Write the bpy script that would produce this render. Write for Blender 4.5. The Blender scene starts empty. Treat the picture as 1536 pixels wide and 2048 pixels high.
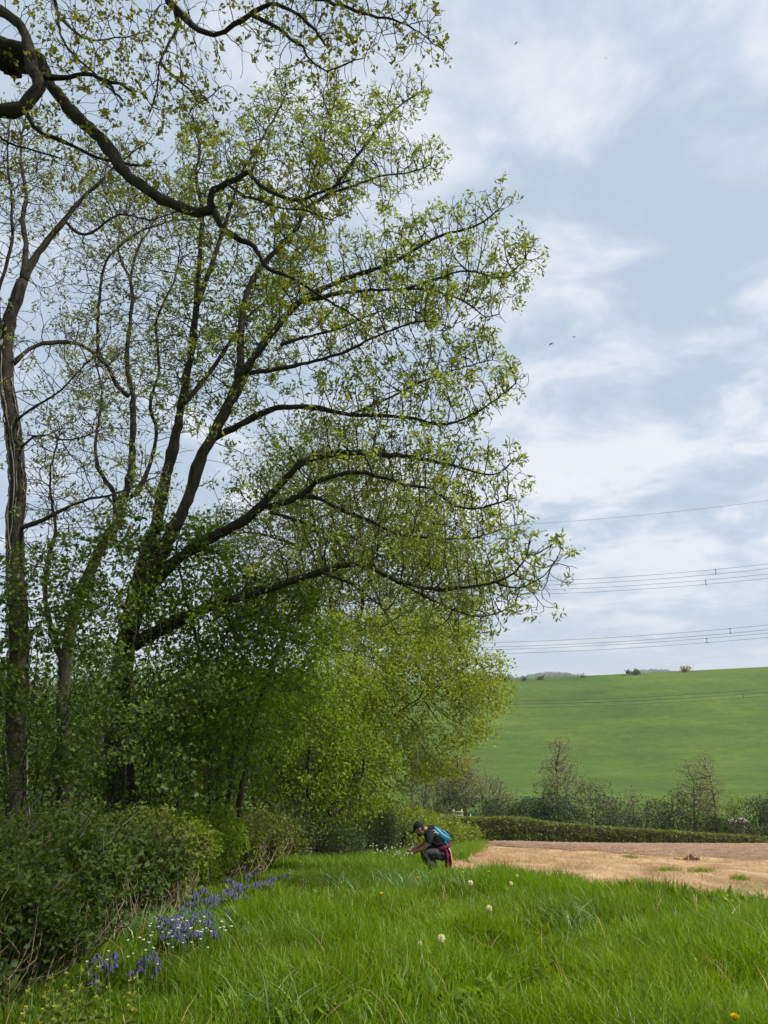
import bpy, math, random
import numpy as np
from mathutils import Vector
rng = np.random.default_rng(7); random.seed(7)
scene = bpy.context.scene
C = scene.collection
R = math.radians

# ------------------------------------------------------------------ camera
F, CU, CV, HORIZON, EYE = 1510.0, 768.0, 1024.0, 1430.0, 1.6
PITCH = math.atan((HORIZON - CV) / F)
CP, SP = math.cos(PITCH), math.sin(PITCH)
cam_d = bpy.data.cameras.new('camera'); cam = bpy.data.objects.new('camera', cam_d); C.objects.link(cam)
cam.location = (0, 0, EYE); cam.rotation_euler = (R(90) + PITCH, 0, 0)
cam_d.sensor_fit = 'VERTICAL'; cam_d.sensor_height = 24.0; cam_d.lens = 24.0 * F / 2048.0
cam_d.clip_start = 0.05; cam_d.clip_end = 20000
scene.camera = cam

# ------------------------------------------------------------------ sky, sun, exposure
SUN_AZ, SUN_EL = R(104), R(51)          # to the right and a little behind the camera
world = bpy.data.worlds.new('World'); scene.world = world; world.use_nodes = True
nt = world.node_tree; nt.nodes.clear(); N = nt.nodes; L = nt.links
def wn(t, **k):
    n = N.new(t)
    for a, v in k.items(): setattr(n, a, v)
    return n
out = wn('ShaderNodeOutputWorld'); bg = wn('ShaderNodeBackground'); bg.inputs[1].default_value = 0.1
sky = wn('ShaderNodeTexSky', sky_type='NISHITA', sun_disc=False)
sky.sun_elevation = SUN_EL; sky.sun_rotation = SUN_AZ; sky.dust_density = 2.0; sky.air_density = 1.0
tc = wn('ShaderNodeTexCoord'); sep = wn('ShaderNodeSeparateXYZ'); L.new(tc.outputs['Generated'], sep.inputs[0])
def wm(op, a, b=None, clamp=False):
    n = wn('ShaderNodeMath', operation=op, use_clamp=clamp)
    for i, x in enumerate((a, b)):
        if x is None: continue
        if isinstance(x, (int, float)): n.inputs[i].default_value = x
        else: L.new(x, n.inputs[i])
    return n.outputs[0]
zz = wm('ADD', wm('MAXIMUM', sep.outputs[2], 0.0), 0.16)
cmb = wn('ShaderNodeCombineXYZ'); L.new(wm('DIVIDE', sep.outputs[0], zz), cmb.inputs[0]); L.new(wm('DIVIDE', sep.outputs[1], zz), cmb.inputs[1])
def wnoise(scale, detail, rough, dist, off, stretch=(1, 1, 1)):
    m = wn('ShaderNodeMapping'); m.inputs['Location'].default_value = off; m.inputs['Scale'].default_value = stretch
    L.new(cmb.outputs[0], m.inputs[0])
    n = wn('ShaderNodeTexNoise'); n.inputs['Scale'].default_value = scale; n.inputs['Detail'].default_value = detail
    n.inputs['Roughness'].default_value = rough; n.inputs['Distortion'].default_value = dist
    L.new(m.outputs[0], n.inputs['Vector']); return n.outputs['Fac']
def wramp(fac, a, b, ca, cb):
    r = wn('ShaderNodeValToRGB'); r.color_ramp.interpolation = 'EASE'
    r.color_ramp.elements[0].position = a; r.color_ramp.elements[1].position = b
    r.color_ramp.elements[0].color = (*ca, 1); r.color_ramp.elements[1].color = (*cb, 1)
    L.new(fac, r.inputs[0]); return r.outputs[0]
def wmix(fac, a, b):
    m = wn('ShaderNodeMix', data_type='RGBA')
    for s, x in ((0, fac), (6, a), (7, b)):
        if isinstance(x, (int, float)): m.inputs[s].default_value = x
        elif isinstance(x, tuple): m.inputs[s].default_value = (*x, 1)
        else: L.new(x, m.inputs[s])
    return m.outputs[2]
n_big = wnoise(1.1, 5, 0.55, 0.35, (4.3, 2.9, 0.4))
n_puff = wnoise(3.4, 8, 0.6, 0.35, (0.9, 5.6, 1.0))
dotv = wn('ShaderNodeVectorMath', operation='DOT_PRODUCT'); L.new(tc.outputs['Generated'], dotv.inputs[0]); dotv.inputs[1].default_value = (math.sin(SUN_AZ) * math.cos(SUN_EL), math.cos(SUN_AZ) * math.cos(SUN_EL), math.sin(SUN_EL))
glow = wm('MULTIPLY', wm('SUBTRACT', wm('MAXIMUM', dotv.outputs['Value'], 0.0), 0.42), 0.20)      # thicker, brighter cloud towards the sun
n_streak = wnoise(2.2, 6, 0.55, 0.6, (7.3, 0.6, 2.0), (0.55, 1.9, 1))
blend = wm('ADD', wm('MULTIPLY', n_big, 0.5), wm('MULTIPLY', n_puff, 0.5))
blend = wm('ADD', blend, glow)
veil = wramp(blend, 0.425, 0.57, (4.3, 5.15, 6.25), (7.3, 7.6, 8.1))        # thin blue-grey veil to bright cloud (x background strength 0.1)
veil = wmix(wramp(n_streak, 0.52, 0.74, (0, 0, 0), (.55, .55, .55)), veil, (6.6, 6.9, 7.4))
low = wramp(sep.outputs[2], 0.0, 0.30, (1, 1, 1), (0, 0, 0))
veil = wmix(wm('MULTIPLY', low, 0.55), veil, (5.2, 5.9, 6.7))
L.new(wmix(0.92, sky.outputs[0], veil), bg.inputs[0]); L.new(bg.outputs[0], out.inputs[0])

sd = bpy.data.lights.new('sun', 'SUN'); sun = bpy.data.objects.new('sun', sd); C.objects.link(sun)
sd.energy = 5.0; sd.angle = R(3.0); sd.color = (1.0, 0.95, 0.86)
to_sun = Vector((math.sin(SUN_AZ) * math.cos(SUN_EL), math.cos(SUN_AZ) * math.cos(SUN_EL), math.sin(SUN_EL)))
sun.rotation_euler = (-to_sun).to_track_quat('-Z', 'Y').to_euler(); sun.location = (40, 20, 60)
scene.view_settings.view_transform = 'Standard'; scene.view_settings.look = 'None'
scene.view_settings.exposure = 0.3; scene.view_settings.gamma = 1.0
scene.render.resolution_x, scene.render.resolution_y = 768, 1024
scene.render.engine = 'CYCLES'
cy = scene.cycles
cy.max_bounces = 7; cy.diffuse_bounces = 3; cy.transmission_bounces = 4; cy.volume_bounces = 0; cy.transparent_max_bounces = 8

# ------------------------------------------------------------------ pixel helpers and terrain
def at(u, v, y):
    """point on the ray of photo pixel (u, v) at forward distance y"""
    uc, vc = (u - CU) / F, (CV - v) / F
    d = np.array([uc, CP - vc * SP, SP + vc * CP])
    return np.array([0, 0, EYE]) + d * (y / d[1])
def depth(p): return p[1] * CP + (p[2] - EYE) * SP
def zrow(v, y): return EYE + y * math.tan(PITCH + math.atan((CV - v) / F))
_t = [(-400, 14), (-60, 2.0), (-15, .5), (0, 0), (5, -.22), (11, zrow(1803, 11)), (15, zrow(1746, 15)), (25, zrow(1711, 25)), (38, zrow(1692, 38)),
      (50, zrow(1682, 50)), (75, zrow(1668, 75)), (95, zrow(1655, 95)), (125, zrow(1625, 125)), (200, zrow(1530, 200)), (265, zrow(1437, 265)),
      (330, zrow(1364, 330)), (380, 17.3), (460, 14.5), (900, 2), (1500, 12), (2000, 60), (2600, zrow(1356, 2600)), (3200, 110), (6000, 60)]
_ty = np.array([a for a, b in _t], float); _tz = np.array([b for a, b in _t], float)
_s = np.diff(_tz) / np.diff(_ty); _m = np.concatenate([[_s[0]], (_s[1:] + _s[:-1]) / 2, [_s[-1]]])
def sm(a, b, x):
    t = np.clip((x - a) / (b - a), 0, 1); return t * t * (3 - 2 * t)
def H(x, y):
    x = np.asarray(x, float); y = np.asarray(y, float); yc = np.clip(y, _ty[0], _ty[-1])
    i = np.clip(np.searchsorted(_ty, yc) - 1, 0, len(_ty) - 2)
    h = _ty[i + 1] - _ty[i]; t = (yc - _ty[i]) / h
    z = (2*t**3 - 3*t**2 + 1) * _tz[i] + (t**3 - 2*t**2 + t) * h * _m[i] + (-2*t**3 + 3*t**2) * _tz[i+1] + (t**3 - t**2) * h * _m[i+1]
    z = z - 0.06 * np.clip(x - 7.7, 0, 45) * sm(38, 52, y) * (1 - sm(105, 160, y))
    z = z + 0.048 * np.clip(x - 52, -250, 500) * sm(140, 330, y) * (1 - sm(500, 1200, y))
    z = z + 14 * np.sin(x * 0.004 + 1.0) * np.sin(x * 0.0113) * sm(1500, 2600, y) + 6 * np.sin(x * 0.021 + 2) * sm(1700, 2600, y)
    near = 1 - sm(20, 40, np.hypot(x, y))
    z = z + near * 0.05 * (np.sin(x * 1.1 + .6 * y) * np.sin(y * .83 + 1.3) + .5 * np.sin(2.3 * x - 1.7 * y))
    return z
def ground(u, v, dh=0.):
    """where photo pixel (u, v) meets the terrain"""
    ys = np.concatenate([np.arange(2, 60, .05), np.arange(60, 400, .5)])
    uc, vc = (u - CU) / F, (CV - v) / F
    d = np.array([uc, CP - vc * SP, SP + vc * CP]); k = ys / d[1]
    px, pz = d[0] * k, EYE + d[2] * k
    b = np.nonzero(pz < H(px, ys) + dh)[0]
    j = b[0] if len(b) else len(ys) - 1
    return np.array([px[j], ys[j], float(H(px[j], ys[j]))])

# ------------------------------------------------------------------ mesh helpers
WORLD = {}
def mesh_np(name, verts, faces, rnd=None):
    """faces: list of (n, k) int arrays"""
    me = bpy.data.meshes.new(name); verts = np.asarray(verts, np.float32)
    me.vertices.add(len(verts)); me.vertices.foreach_set('co', verts.ravel())
    faces = [f for f in faces if len(f)]
    idx = np.concatenate([f.ravel() for f in faces]).astype(np.int32)
    cnt = np.concatenate([np.full(len(f), f.shape[1], np.int32) for f in faces])
    st = np.concatenate([[0], np.cumsum(cnt)[:-1]]).astype(np.int32)
    me.loops.add(len(idx)); me.loops.foreach_set('vertex_index', idx)
    me.polygons.add(len(cnt)); me.polygons.foreach_set('loop_start', st)
    if rnd is not None:
        a = me.attributes.new('rnd', 'FLOAT', 'POINT'); a.data.foreach_set('value', np.asarray(rnd, np.float32))
    me.update(calc_edges=True); return me
def obj(name, verts, faces, mat, parent=None, loc=None, rnd=None, smooth=False):
    verts = np.asarray(verts, float)
    base = WORLD[parent.name] if parent else (np.zeros(3) if loc is None else np.asarray(loc, float))
    me = mesh_np(name, verts - base, faces, rnd)
    if mat: me.materials.append(mat)
    if smooth: me.polygons.foreach_set('use_smooth', np.ones(len(me.polygons), bool))
    o = bpy.data.objects.new(name, me); C.objects.link(o)
    if parent: o.parent = parent
    else: o.location = base
    WORLD[o.name] = base
    return o
def tag(o, label, cat, group=None):
    o['label'] = label; o['category'] = cat
    if group: o['group'] = group
    return o
def thing(name, label, cat, loc, group=None):
    o = bpy.data.objects.new(name, None); C.objects.link(o); o.empty_display_size = .2
    o.location = loc; WORLD[o.name] = np.asarray(loc, float); return tag(o, label, cat, group)
def dup(root, loc, rz=0., sc=1., label=None):
    r = root.copy(); C.objects.link(r); r.location = loc; r.rotation_euler = (0, 0, rz); r.scale = (sc,) * 3
    if label: r['label'] = label
    for ch in list(root.children):
        c = ch.copy(); C.objects.link(c); c.parent = r
        for g in list(ch.children):
            d = g.copy(); C.objects.link(d); d.parent = c
    return r
class Acc:
    """collects verts / faces"""
    def __init__(s): s.v = []; s.f = []; s.r = []; s.n = 0
    def add(s, v, fs, r=None):
        v = np.asarray(v, float); s.v.append(v)
        s.f += [np.asarray(f) + s.n for f in fs if len(f)]; s.r.append(np.full(len(v), .5) if r is None else np.asarray(r, float)); s.n += len(v)
        return s
    def out(s): return np.concatenate(s.v), s.f
    def build(s, name, mat, parent=None, loc=None, smooth=False):
        v, f = s.out(); return obj(name, v, f, mat, parent, loc, np.concatenate(s.r), smooth)
def unit(a): return a / np.maximum(np.linalg.norm(a, axis=-1, keepdims=True), 1e-9)
def smooth_line(P, step):
    """Catmull-Rom through control points (n, k), resampled at about step"""
    P = np.asarray(P, float); Q = np.vstack([2*P[0]-P[1], P, 2*P[-1]-P[-2]]); o = []
    for i in range(1, len(Q) - 2):
        n = max(2, int(np.linalg.norm(Q[i+1][:3] - Q[i][:3]) / step) + 1); t = np.linspace(0, 1, n, endpoint=False)[:, None]
        o.append(.5 * (2*Q[i] + (Q[i+1]-Q[i-1])*t + (2*Q[i-1]-5*Q[i]+4*Q[i+1]-Q[i+2])*t**2 + (-Q[i-1]+3*Q[i]-3*Q[i+1]+Q[i+2])*t**3))
    return np.vstack(o + [P[-1:]])
def tube(pts, rad, k=8, rough=0.0, cap=True):
    pts = np.asarray(pts, float); rad = np.broadcast_to(np.asarray(rad, float), (len(pts),)); n = len(pts)
    T = unit(np.gradient(pts, axis=0)); up = np.array([0, 1., 0.1]) if abs(T[0][1]) < .8 else np.array([1., 0, 0])
    u = unit(np.cross(T[0], up)); U = np.zeros((n, 3))
    for i in range(n):
        u = unit(u - T[i] * np.dot(u, T[i])); U[i] = u
    V = np.cross(T, U); a = np.arange(k) * 2 * math.pi / k
    rr = rad[:, None] * (1 + rough * rng.standard_normal((n, k)))
    v = pts[:, None] + rr[..., None] * (np.cos(a)[None, :, None] * U[:, None] + np.sin(a)[None, :, None] * V[:, None])
    i = np.arange(n - 1)[:, None] * k; j = np.arange(k)[None]; j2 = (j + 1) % k
    q = np.stack([i + j, i + j2, i + k + j2, i + k + j], -1).reshape(-1, 4)
    fs = [q]
    if cap: fs += [np.array([np.arange(k)[::-1]]), np.array([np.arange(k) + (n - 1) * k])]
    return v.reshape(-1, 3), fs
def skel_tubes(pos, par, rad, k=4, first=0):
    """tubes along every edge parent -> node for nodes >= first"""
    n = len(pos); ch = np.arange(first, n); ch = ch[par[ch] >= 0]; pa = par[ch]
    de = unit(pos[ch] - pos[pa]); inc = np.zeros((n, 3)); inc[ch] = de
    order = np.argsort(rad[ch]); mainc = np.full(n, -1); mainc[pa[order]] = ch[order]
    outd = np.zeros((n, 3)); hm = mainc >= 0; outd[hm] = inc[mainc[hm]]
    T = unit(inc + outd + 1e-6); ref = np.array([.12, .97, .2]); a = np.arange(k) * 2 * math.pi / k
    def ring(p, t, r):
        u = unit(np.cross(t, ref)); w = np.cross(t, u)
        return p[:, None] + r[:, None, None] * (np.cos(a)[None, :, None] * u[:, None] + np.sin(a)[None, :, None] * w[:, None])
    end = ring(pos[ch], T[ch], rad[ch])
    chain = (mainc[pa] == ch) & (pa >= first)
    t0 = np.where(chain[:, None], T[pa], de); r0 = np.where(chain, rad[pa], rad[ch])
    beg = ring(pos[pa], t0, np.minimum(r0, rad[ch] * 1.6))
    v = np.concatenate([beg, end], 1).reshape(-1, 3); m = len(ch)
    b = np.arange(m)[:, None] * 2 * k; j = np.arange(k)[None]; j2 = (j + 1) % k
    return v, [np.stack([b + j, b + j2, b + k + j2, b + k + j], -1).reshape(-1, 4)]
def leaves(pos, d, length, width, fold=.25, curl=.0):
    """folded pointed leaves: base, two shoulders, tip (two triangles each); d = growing direction"""
    n = len(pos); d = unit(d); r = unit(np.cross(d, rng.standard_normal((n, 3)))); up = np.cross(r, d)
    length = np.broadcast_to(length, (n,))[:, None]; width = np.broadcast_to(width, (n,))[:, None]
    mid = pos + d * length * .45 + up * length * fold
    v = np.stack([pos, mid + r * width * .5, pos + d * length - up * length * curl, mid - r * width * .5], 1)
    b = np.arange(n)[:, None] * 4
    f = np.concatenate([b + np.array([[0, 1, 2]]), b + np.array([[0, 2, 3]])])
    return v.reshape(-1, 3), [f], np.repeat(rng.random(n), 4)
def rdir(n, flat=1.0):
    a = rng.standard_normal((n, 3)); a[:, 2] *= flat; return unit(a)
def in_blobs(blobs, n, shell=.5, clump=45):
    """points inside ellipsoids (cx, cy, cz, rx, ry, rz), biased outward and gathered in flattish clumps"""
    B = np.array(blobs, float); w = B[:, 3] * B[:, 4] * B[:, 5]; w = w ** .8; m = max(8, n // clump); i = rng.choice(len(B), m, p=w / w.sum())
    d = rdir(m); r = rng.random(m) ** (1 / (2 + 3 * shell)); c = B[i, :3] + d * r[:, None] * B[i, 3:] * .93; j = rng.integers(0, m, n)
    return c[j] + rng.standard_normal((n, 3)) * (B[i[j], 3:].mean(1) * .19)[:, None] * np.array([1, 1, .55])
def pb(u, v, y, ru, rv, ry):
    p = at(u, v, y); s = depth(p) / F; return (p[0], p[1], p[2], ru * s, ry, rv * s)

# ------------------------------------------------------------------ materials
def mat(name):
    m = bpy.data.materials.new(name); m.use_nodes = True; t = m.node_tree; t.nodes.clear(); return m, t
class NB:
    def __init__(s, t): s.t = t
    def n(s, ty, **k):
        x = s.t.nodes.new(ty)
        for a, v in k.items(): setattr(x, a, v)
        return x
    def link(s, a, b): s.t.links.new(a, b)
    def noise(s, scale, detail=4, rough=.6, dist=0., vec=None, stretch=None):
        x = s.n('ShaderNodeTexNoise'); x.inputs['Scale'].default_value = scale; x.inputs['Detail'].default_value = detail
        x.inputs['Roughness'].default_value = rough; x.inputs['Distortion'].default_value = dist
        g = vec or s.n('ShaderNodeNewGeometry').outputs['Position']
        if stretch:
            m = s.n('ShaderNodeMapping'); m.inputs['Scale'].default_value = stretch; s.link(g, m.inputs[0]); g = m.outputs[0]
        s.link(g, x.inputs['Vector']); return x.outputs['Fac']
    def ramp(s, fac, stops):
        r = s.n('ShaderNodeValToRGB'); e = r.color_ramp.elements
        while len(e) < len(stops): e.new(.5)
        for i, (p, c) in enumerate(stops): e[i].position = p; e[i].color = (*c, 1)
        s.link(fac, r.inputs[0]); return r.outputs[0]
    def mix(s, fac, a, b, mode='MIX'):
        m = s.n('ShaderNodeMix', data_type='RGBA', blend_type=mode)
        for k, x in ((0, fac), (6, a), (7, b)):
            if isinstance(x, (int, float)): m.inputs[k].default_value = x
            elif isinstance(x, tuple): m.inputs[k].default_value = (*x, 1)
            else: s.link(x, m.inputs[k])
        return m.outputs[2]
    def attr(s, nm='rnd'): return s.n('ShaderNodeAttribute', attribute_name=nm).outputs['Fac']
    def out(s, sh): s.link(sh, s.n('ShaderNodeOutputMaterial').inputs[0])
    def bump(s, h, strength, dist):
        b = s.n('ShaderNodeBump'); b.inputs['Strength'].default_value = strength; b.inputs['Distance'].default_value = dist
        s.link(h, b.inputs['Height']); return b.outputs[0]
    def pbr(s, col, rough=.8, normal=None, spec=.3):
        p = s.n('ShaderNodeBsdfPrincipled'); p.inputs['Roughness'].default_value = rough; p.inputs['Specular IOR Level'].default_value = spec
        if isinstance(col, tuple): p.inputs['Base Color'].default_value = (*col, 1)
        else: s.link(col, p.inputs['Base Color'])
        if normal: s.link(normal, p.inputs['Normal'])
        return p.outputs[0]
def leaf_mat(name, a, b, c=None, trans=.45, gloss=.02, patch=1.2, rough=.55):
    """a, b: leaf to leaf range; c: colour of patches"""
    m, t = mat(name); k = NB(t); col = k.ramp(k.attr(), [(0, a), (1, b)])
    if c: col = k.mix(k.ramp(k.noise(patch, 3), [(.42, (0, 0, 0)), (.66, (1, 1, 1))]), col, c)
    d = k.n('ShaderNodeBsdfDiffuse'); k.link(col, d.inputs[0])
    tr = k.n('ShaderNodeBsdfTranslucent'); k.link(k.mix(1.0, col, (1.75, 1.6, .6), 'MULTIPLY'), tr.inputs[0])
    g = k.n('ShaderNodeBsdfGlossy'); g.inputs['Roughness'].default_value = rough; g.inputs[0].default_value = (.8, .85, .8, 1)
    m1 = k.n('ShaderNodeMixShader'); m1.inputs[0].default_value = trans; k.link(d.outputs[0], m1.inputs[1]); k.link(tr.outputs[0], m1.inputs[2])
    m2 = k.n('ShaderNodeMixShader'); m2.inputs[0].default_value = gloss; k.link(m1.outputs[0], m2.inputs[1]); k.link(g.outputs[0], m2.inputs[2])
    k.out(m2.outputs[0]); return m
def bark_mat(name, a, b, moss=None, scale=9.0):
    m, t = mat(name); k = NB(t); n1 = k.noise(scale, 8, .7, .6, stretch=(1.6, 1.6, .45)); col = k.ramp(n1, [(.32, a), (.68, b)])
    if moss: col = k.mix(k.ramp(k.noise(2.2, 5), [(.5, (0, 0, 0)), (.66, (1, 1, 1))]), col, moss)
    k.out(k.pbr(col, .92, k.bump(n1, .8, .03), .15)); return m
def flat_mat(name, a, b=None, rough=.75, scale=40, spec=.3, bump=0):
    m, t = mat(name); k = NB(t); n = k.noise(scale, 4); col = k.ramp(n, [(.3, a), (.7, b or a)])
    k.out(k.pbr(col, rough, k.bump(n, bump, .01) if bump else None, spec)); return m

M_bark_oak = bark_mat('bark_oak', (.012, .010, .008), (.055, .046, .035), (.035, .042, .014))
M_bark_ash = bark_mat('bark_ash', (.014, .012, .009), (.07, .062, .048), (.035, .038, .016))
M_bark_ivy = bark_mat('bark_ivy', (.012, .010, .008), (.075, .062, .048), None, 14)
M_twig = flat_mat('twig', (.02, .016, .011), (.05, .04, .028), .9)
M_twig_pale = flat_mat('twig_pale', (.13, .10, .065), (.27, .22, .15), .9, 6)
M_twig_far = flat_mat('twig_far', (.10, .085, .06), (.19, .16, .11), .9, 1)
M_vine = flat_mat('vine', (.12, .10, .08), (.30, .27, .22), .9, 8)
M_leaf_oak = leaf_mat('leaf_oak', (.14, .155, .018), (.27, .27, .04), (.18, .20, .025))
M_leaf_ash = leaf_mat('leaf_ash', (.15, .21, .035), (.28, .34, .085), (.19, .25, .04))
M_leaf_ash2 = leaf_mat('leaf_ash_grey', (.13, .16, .06), (.22, .25, .10), None)
M_leaf_maple = leaf_mat('leaf_maple', (.08, .15, .007), (.17, .26, .014), (.11, .19, .008), .5)
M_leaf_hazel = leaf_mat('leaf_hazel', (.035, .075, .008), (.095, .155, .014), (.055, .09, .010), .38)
M_leaf_yellow = leaf_mat('leaf_yellow', (.15, .21, .016), (.28, .335, .038), (.18, .25, .018), .5, .02, .6)
M_leaf_oakfar = leaf_mat('leaf_oak_far', (.11, .14, .018), (.21, .23, .035), (.13, .17, .02), .45, .02, .5)
M_leaf_bright = leaf_mat('leaf_bright', (.10, .175, .009), (.20, .28, .018), (.14, .215, .011), .5)
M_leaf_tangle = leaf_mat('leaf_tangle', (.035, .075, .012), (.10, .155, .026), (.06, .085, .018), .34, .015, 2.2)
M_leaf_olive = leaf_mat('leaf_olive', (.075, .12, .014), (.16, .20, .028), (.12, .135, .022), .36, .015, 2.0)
M_leaf_gorse = leaf_mat('leaf_gorse', (.07, .105, .045), (.14, .19, .085), (.09, .125, .06), .25)
M_leaf_bramble = leaf_mat('leaf_bramble', (.10, .155, .016), (.20, .26, .04), (.14, .17, .03), .4, .015, 1.0)
M_leaf_ivy = leaf_mat('leaf_ivy', (.014, .035, .010), (.04, .075, .018), None, .2, .1)
M_leaf_far = leaf_mat('leaf_far', (.035, .055, .012), (.08, .095, .022), (.055, .06, .018), .35, .03, .15)
M_leaf_fardark = leaf_mat('leaf_fardark', (.022, .045, .014), (.05, .085, .024), None, .3, .03)
M_leaf_farpale = leaf_mat('leaf_farpale', (.16, .15, .06), (.26, .24, .09), None, .4, .03)
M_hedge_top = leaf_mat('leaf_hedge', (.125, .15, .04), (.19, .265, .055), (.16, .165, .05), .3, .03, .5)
M_grass = leaf_mat('grass_blade', (.062, .118, .002), (.18, .285, .007), (.135, .24, .004), .42, .025, .45, .5)
M_grass_blue = leaf_mat('grass_blade_pale', (.08, .17, .03), (.15, .26, .07), None, .35, .06, .7, .45)
M_grass_dead = leaf_mat('grass_dead', (.24, .15, .075), (.52, .36, .205), (.39, .24, .12), .2, .02, .9)

def m_ground():
    m, t = mat('verge_ground'); k = NB(t)
    col = k.ramp(k.noise(1.2, 6), [(.3, (.030, .062, .008)), (.7, (.07, .125, .016))])
    k.out(k.pbr(col, .95, k.bump(k.noise(14, 5), .6, .05), .1)); return m
def m_dead():
    m, t = mat('dead_grass_ground'); k = NB(t)
    col = k.ramp(k.noise(1.4, 7, .65, .4, stretch=(1, .45, 1)), [(.28, (.21, .125, .065)), (.5, (.40, .26, .14)), (.7, (.56, .41, .25))])
    col = k.mix(k.ramp(k.noise(.8, 5, .6), [(.60, (0, 0, 0)), (.72, (.55, .55, .55))]), col, (.20, .19, .055))
    k.out(k.pbr(col, .95, k.bump(k.noise(22, 6, .7), .9, .05), .1)); return m
def m_soil():
    m, t = mat('ploughed_soil'); k = NB(t)
    n = k.noise(2.6, 8, .7, .3, stretch=(.5, 1.2, 1)); col = k.ramp(n, [(.28, (.19, .115, .068)), (.5, (.32, .205, .128)), (.75, (.44, .31, .205))])
    col = k.mix(k.ramp(k.noise(26, 3, .6), [(.63, (0, 0, 0)), (.72, (.8, .8, .8))]), col, (.46, .37, .28))
    k.out(k.pbr(col, .95, k.bump(k.noise(6, 8, .75), 1.0, .16), .1)); return m
def m_hill():
    m, t = mat('hill_grass'); k = NB(t)
    col = k.ramp(k.noise(.022, 6, .6, .6), [(.3, (.048, .088, .018)), (.52, (.068, .114, .020)), (.72, (.094, .142, .024))])
    fine = k.noise(.62, 9, .74, .3, stretch=(.5, 1.0, 1.0)); col = k.mix(.75, col, k.ramp(fine, [(.25, (.40, .42, .40)), (.5, (1, 1, 1)), (.75, (1.55, 1.5, 1.4))]), 'MULTIPLY')
    tram = k.noise(.16, 4, .55, .4, stretch=(.10, 1.0, 1.0)); col = k.mix(.5, col, k.ramp(tram, [(.35, (.72, .76, .72)), (.6, (1.18, 1.15, 1.1))]), 'MULTIPLY')
    k.out(k.pbr(col, .95, k.bump(fine, .9, .6), .08)); return m
def m_distant():
    m, t = mat('distant_land'); k = NB(t)
    col = k.ramp(k.noise(.006, 5, .6), [(.35, (.03, .06, .02)), (.5, (.06, .12, .03)), (.65, (.10, .11, .05))])
    k.out(k.pbr(col, 1.0, None, .05)); return m

# ------------------------------------------------------------------ the setting
def axis(edges):
    o = []
    for a, b, s in edges: o.append(np.arange(a, b, s))
    return np.concatenate(o + [[edges[-1][1]]])
def sheet(name, xs, ys, m, dz=0.):
    X, Y = np.meshgrid(xs, ys); Z = H(X, Y) + dz; nx, ny = len(xs), len(ys)
    i = np.arange(ny - 1)[:, None] * nx; j = np.arange(nx - 1)[None]
    q = np.stack([i + j, i + j + 1, i + nx + j + 1, i + nx + j], -1).reshape(-1, 4)
    o = obj(name, np.stack([X, Y, Z], -1).reshape(-1, 3), [q], m, smooth=True); o['kind'] = 'structure'; return o
XS = axis([(-4000, -600, 170), (-600, -120, 30), (-120, -20, 4), (-20, 30, .7), (30, 120, 4), (120, 600, 30), (600, 4000, 170)])
sheet('ground', XS, axis([(-400, -60, 34), (-60, -12, 4), (-12, 45, .5), (45, 112, 1.5)]), m_ground())
sheet('hill_field', XS, axis([(112, 440, 4)]), m_hill())
sheet('distant_hills', XS, axis([(440, 1400, 60), (1400, 3600, 50), (3600, 6000, 400)]), m_distant())

# field edge: grass bank / dead sprayed strip / ploughed soil (plan view, y as a function of x)
_bx = np.array([1.2, 1.5, 2.2, 2.9, 3.2, 3.8, 5.0, 6.5, 9, 14, 25, 60]); _by = np.array([15.6, 14.6, 14.2, 13.8, 12.4, 11.6, 10.9, 10.4, 10.0, 9.5, 8.5, 7])
def y_bank(x): return np.interp(x, _bx, _by) + .15 * np.sin(x * 4.3) + .09 * np.sin(x * 9.1 + 1)
def y_left(x): return 15.4 + (x - 1.2) * 6.6 + 1.1 * np.sin(x * 5.1) + .7 * np.sin(x * 11.3 + 1)
def y_plough(x): return np.interp(x, [1, 5, 7, 9, 12, 20, 60], [38, 36, 26, 19.5, 16.6, 15.2, 13]) + .5 * np.sin(x * 1.3) + .3 * np.sin(x * 3.1)
def y_hedge(x): return np.interp(x, [2, 6, 60], [46, 47.2, 52])
def strip(name, x0, x1, ya, yb, m, dz, nt, rough=0., step=.2):
    xs = np.arange(x0, x1, step); xs = np.concatenate([xs, np.arange(x1, 60, 2.)]); t = np.linspace(0, 1, nt)
    A, B = ya(xs), yb(xs); B = np.maximum(B, A + .02); X = np.broadcast_to(xs, (nt, len(xs))); Y = A[None] + (B - A)[None] * t[:, None]
    Z = H(X, Y) + dz
    if name == 'ploughed_field': Z = Z - .09 * (1 - sm(0, .05, t))[:, None]
    if rough: Z = Z + rough * rng.random(Z.shape) * np.sin(np.pi * np.clip(t, .02, .98))[:, None] ** .3
    nx = len(xs); i = np.arange(nt - 1)[:, None] * nx; j = np.arange(nx - 1)[None]
    q = np.stack([i + j, i + j + 1, i + nx + j + 1, i + nx + j], -1).reshape(-1, 4)
    o = obj(name, np.stack([X, Y, Z], -1).reshape(-1, 3), [q], m, smooth=True); o['kind'] = 'structure'
M_dead = m_dead(); M_soil = m_soil()
strip('dead_grass_strip', 1.22, 32, y_bank, lambda x: np.minimum(np.minimum(y_left(x), y_plough(x) + .8), y_hedge(x)), M_dead, .03, 70, .02)
strip('ploughed_field', 3.6, 40, y_plough, lambda x: np.minimum(y_left(x) , y_hedge(x) - .5), M_soil, .05, 130, .09)

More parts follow.
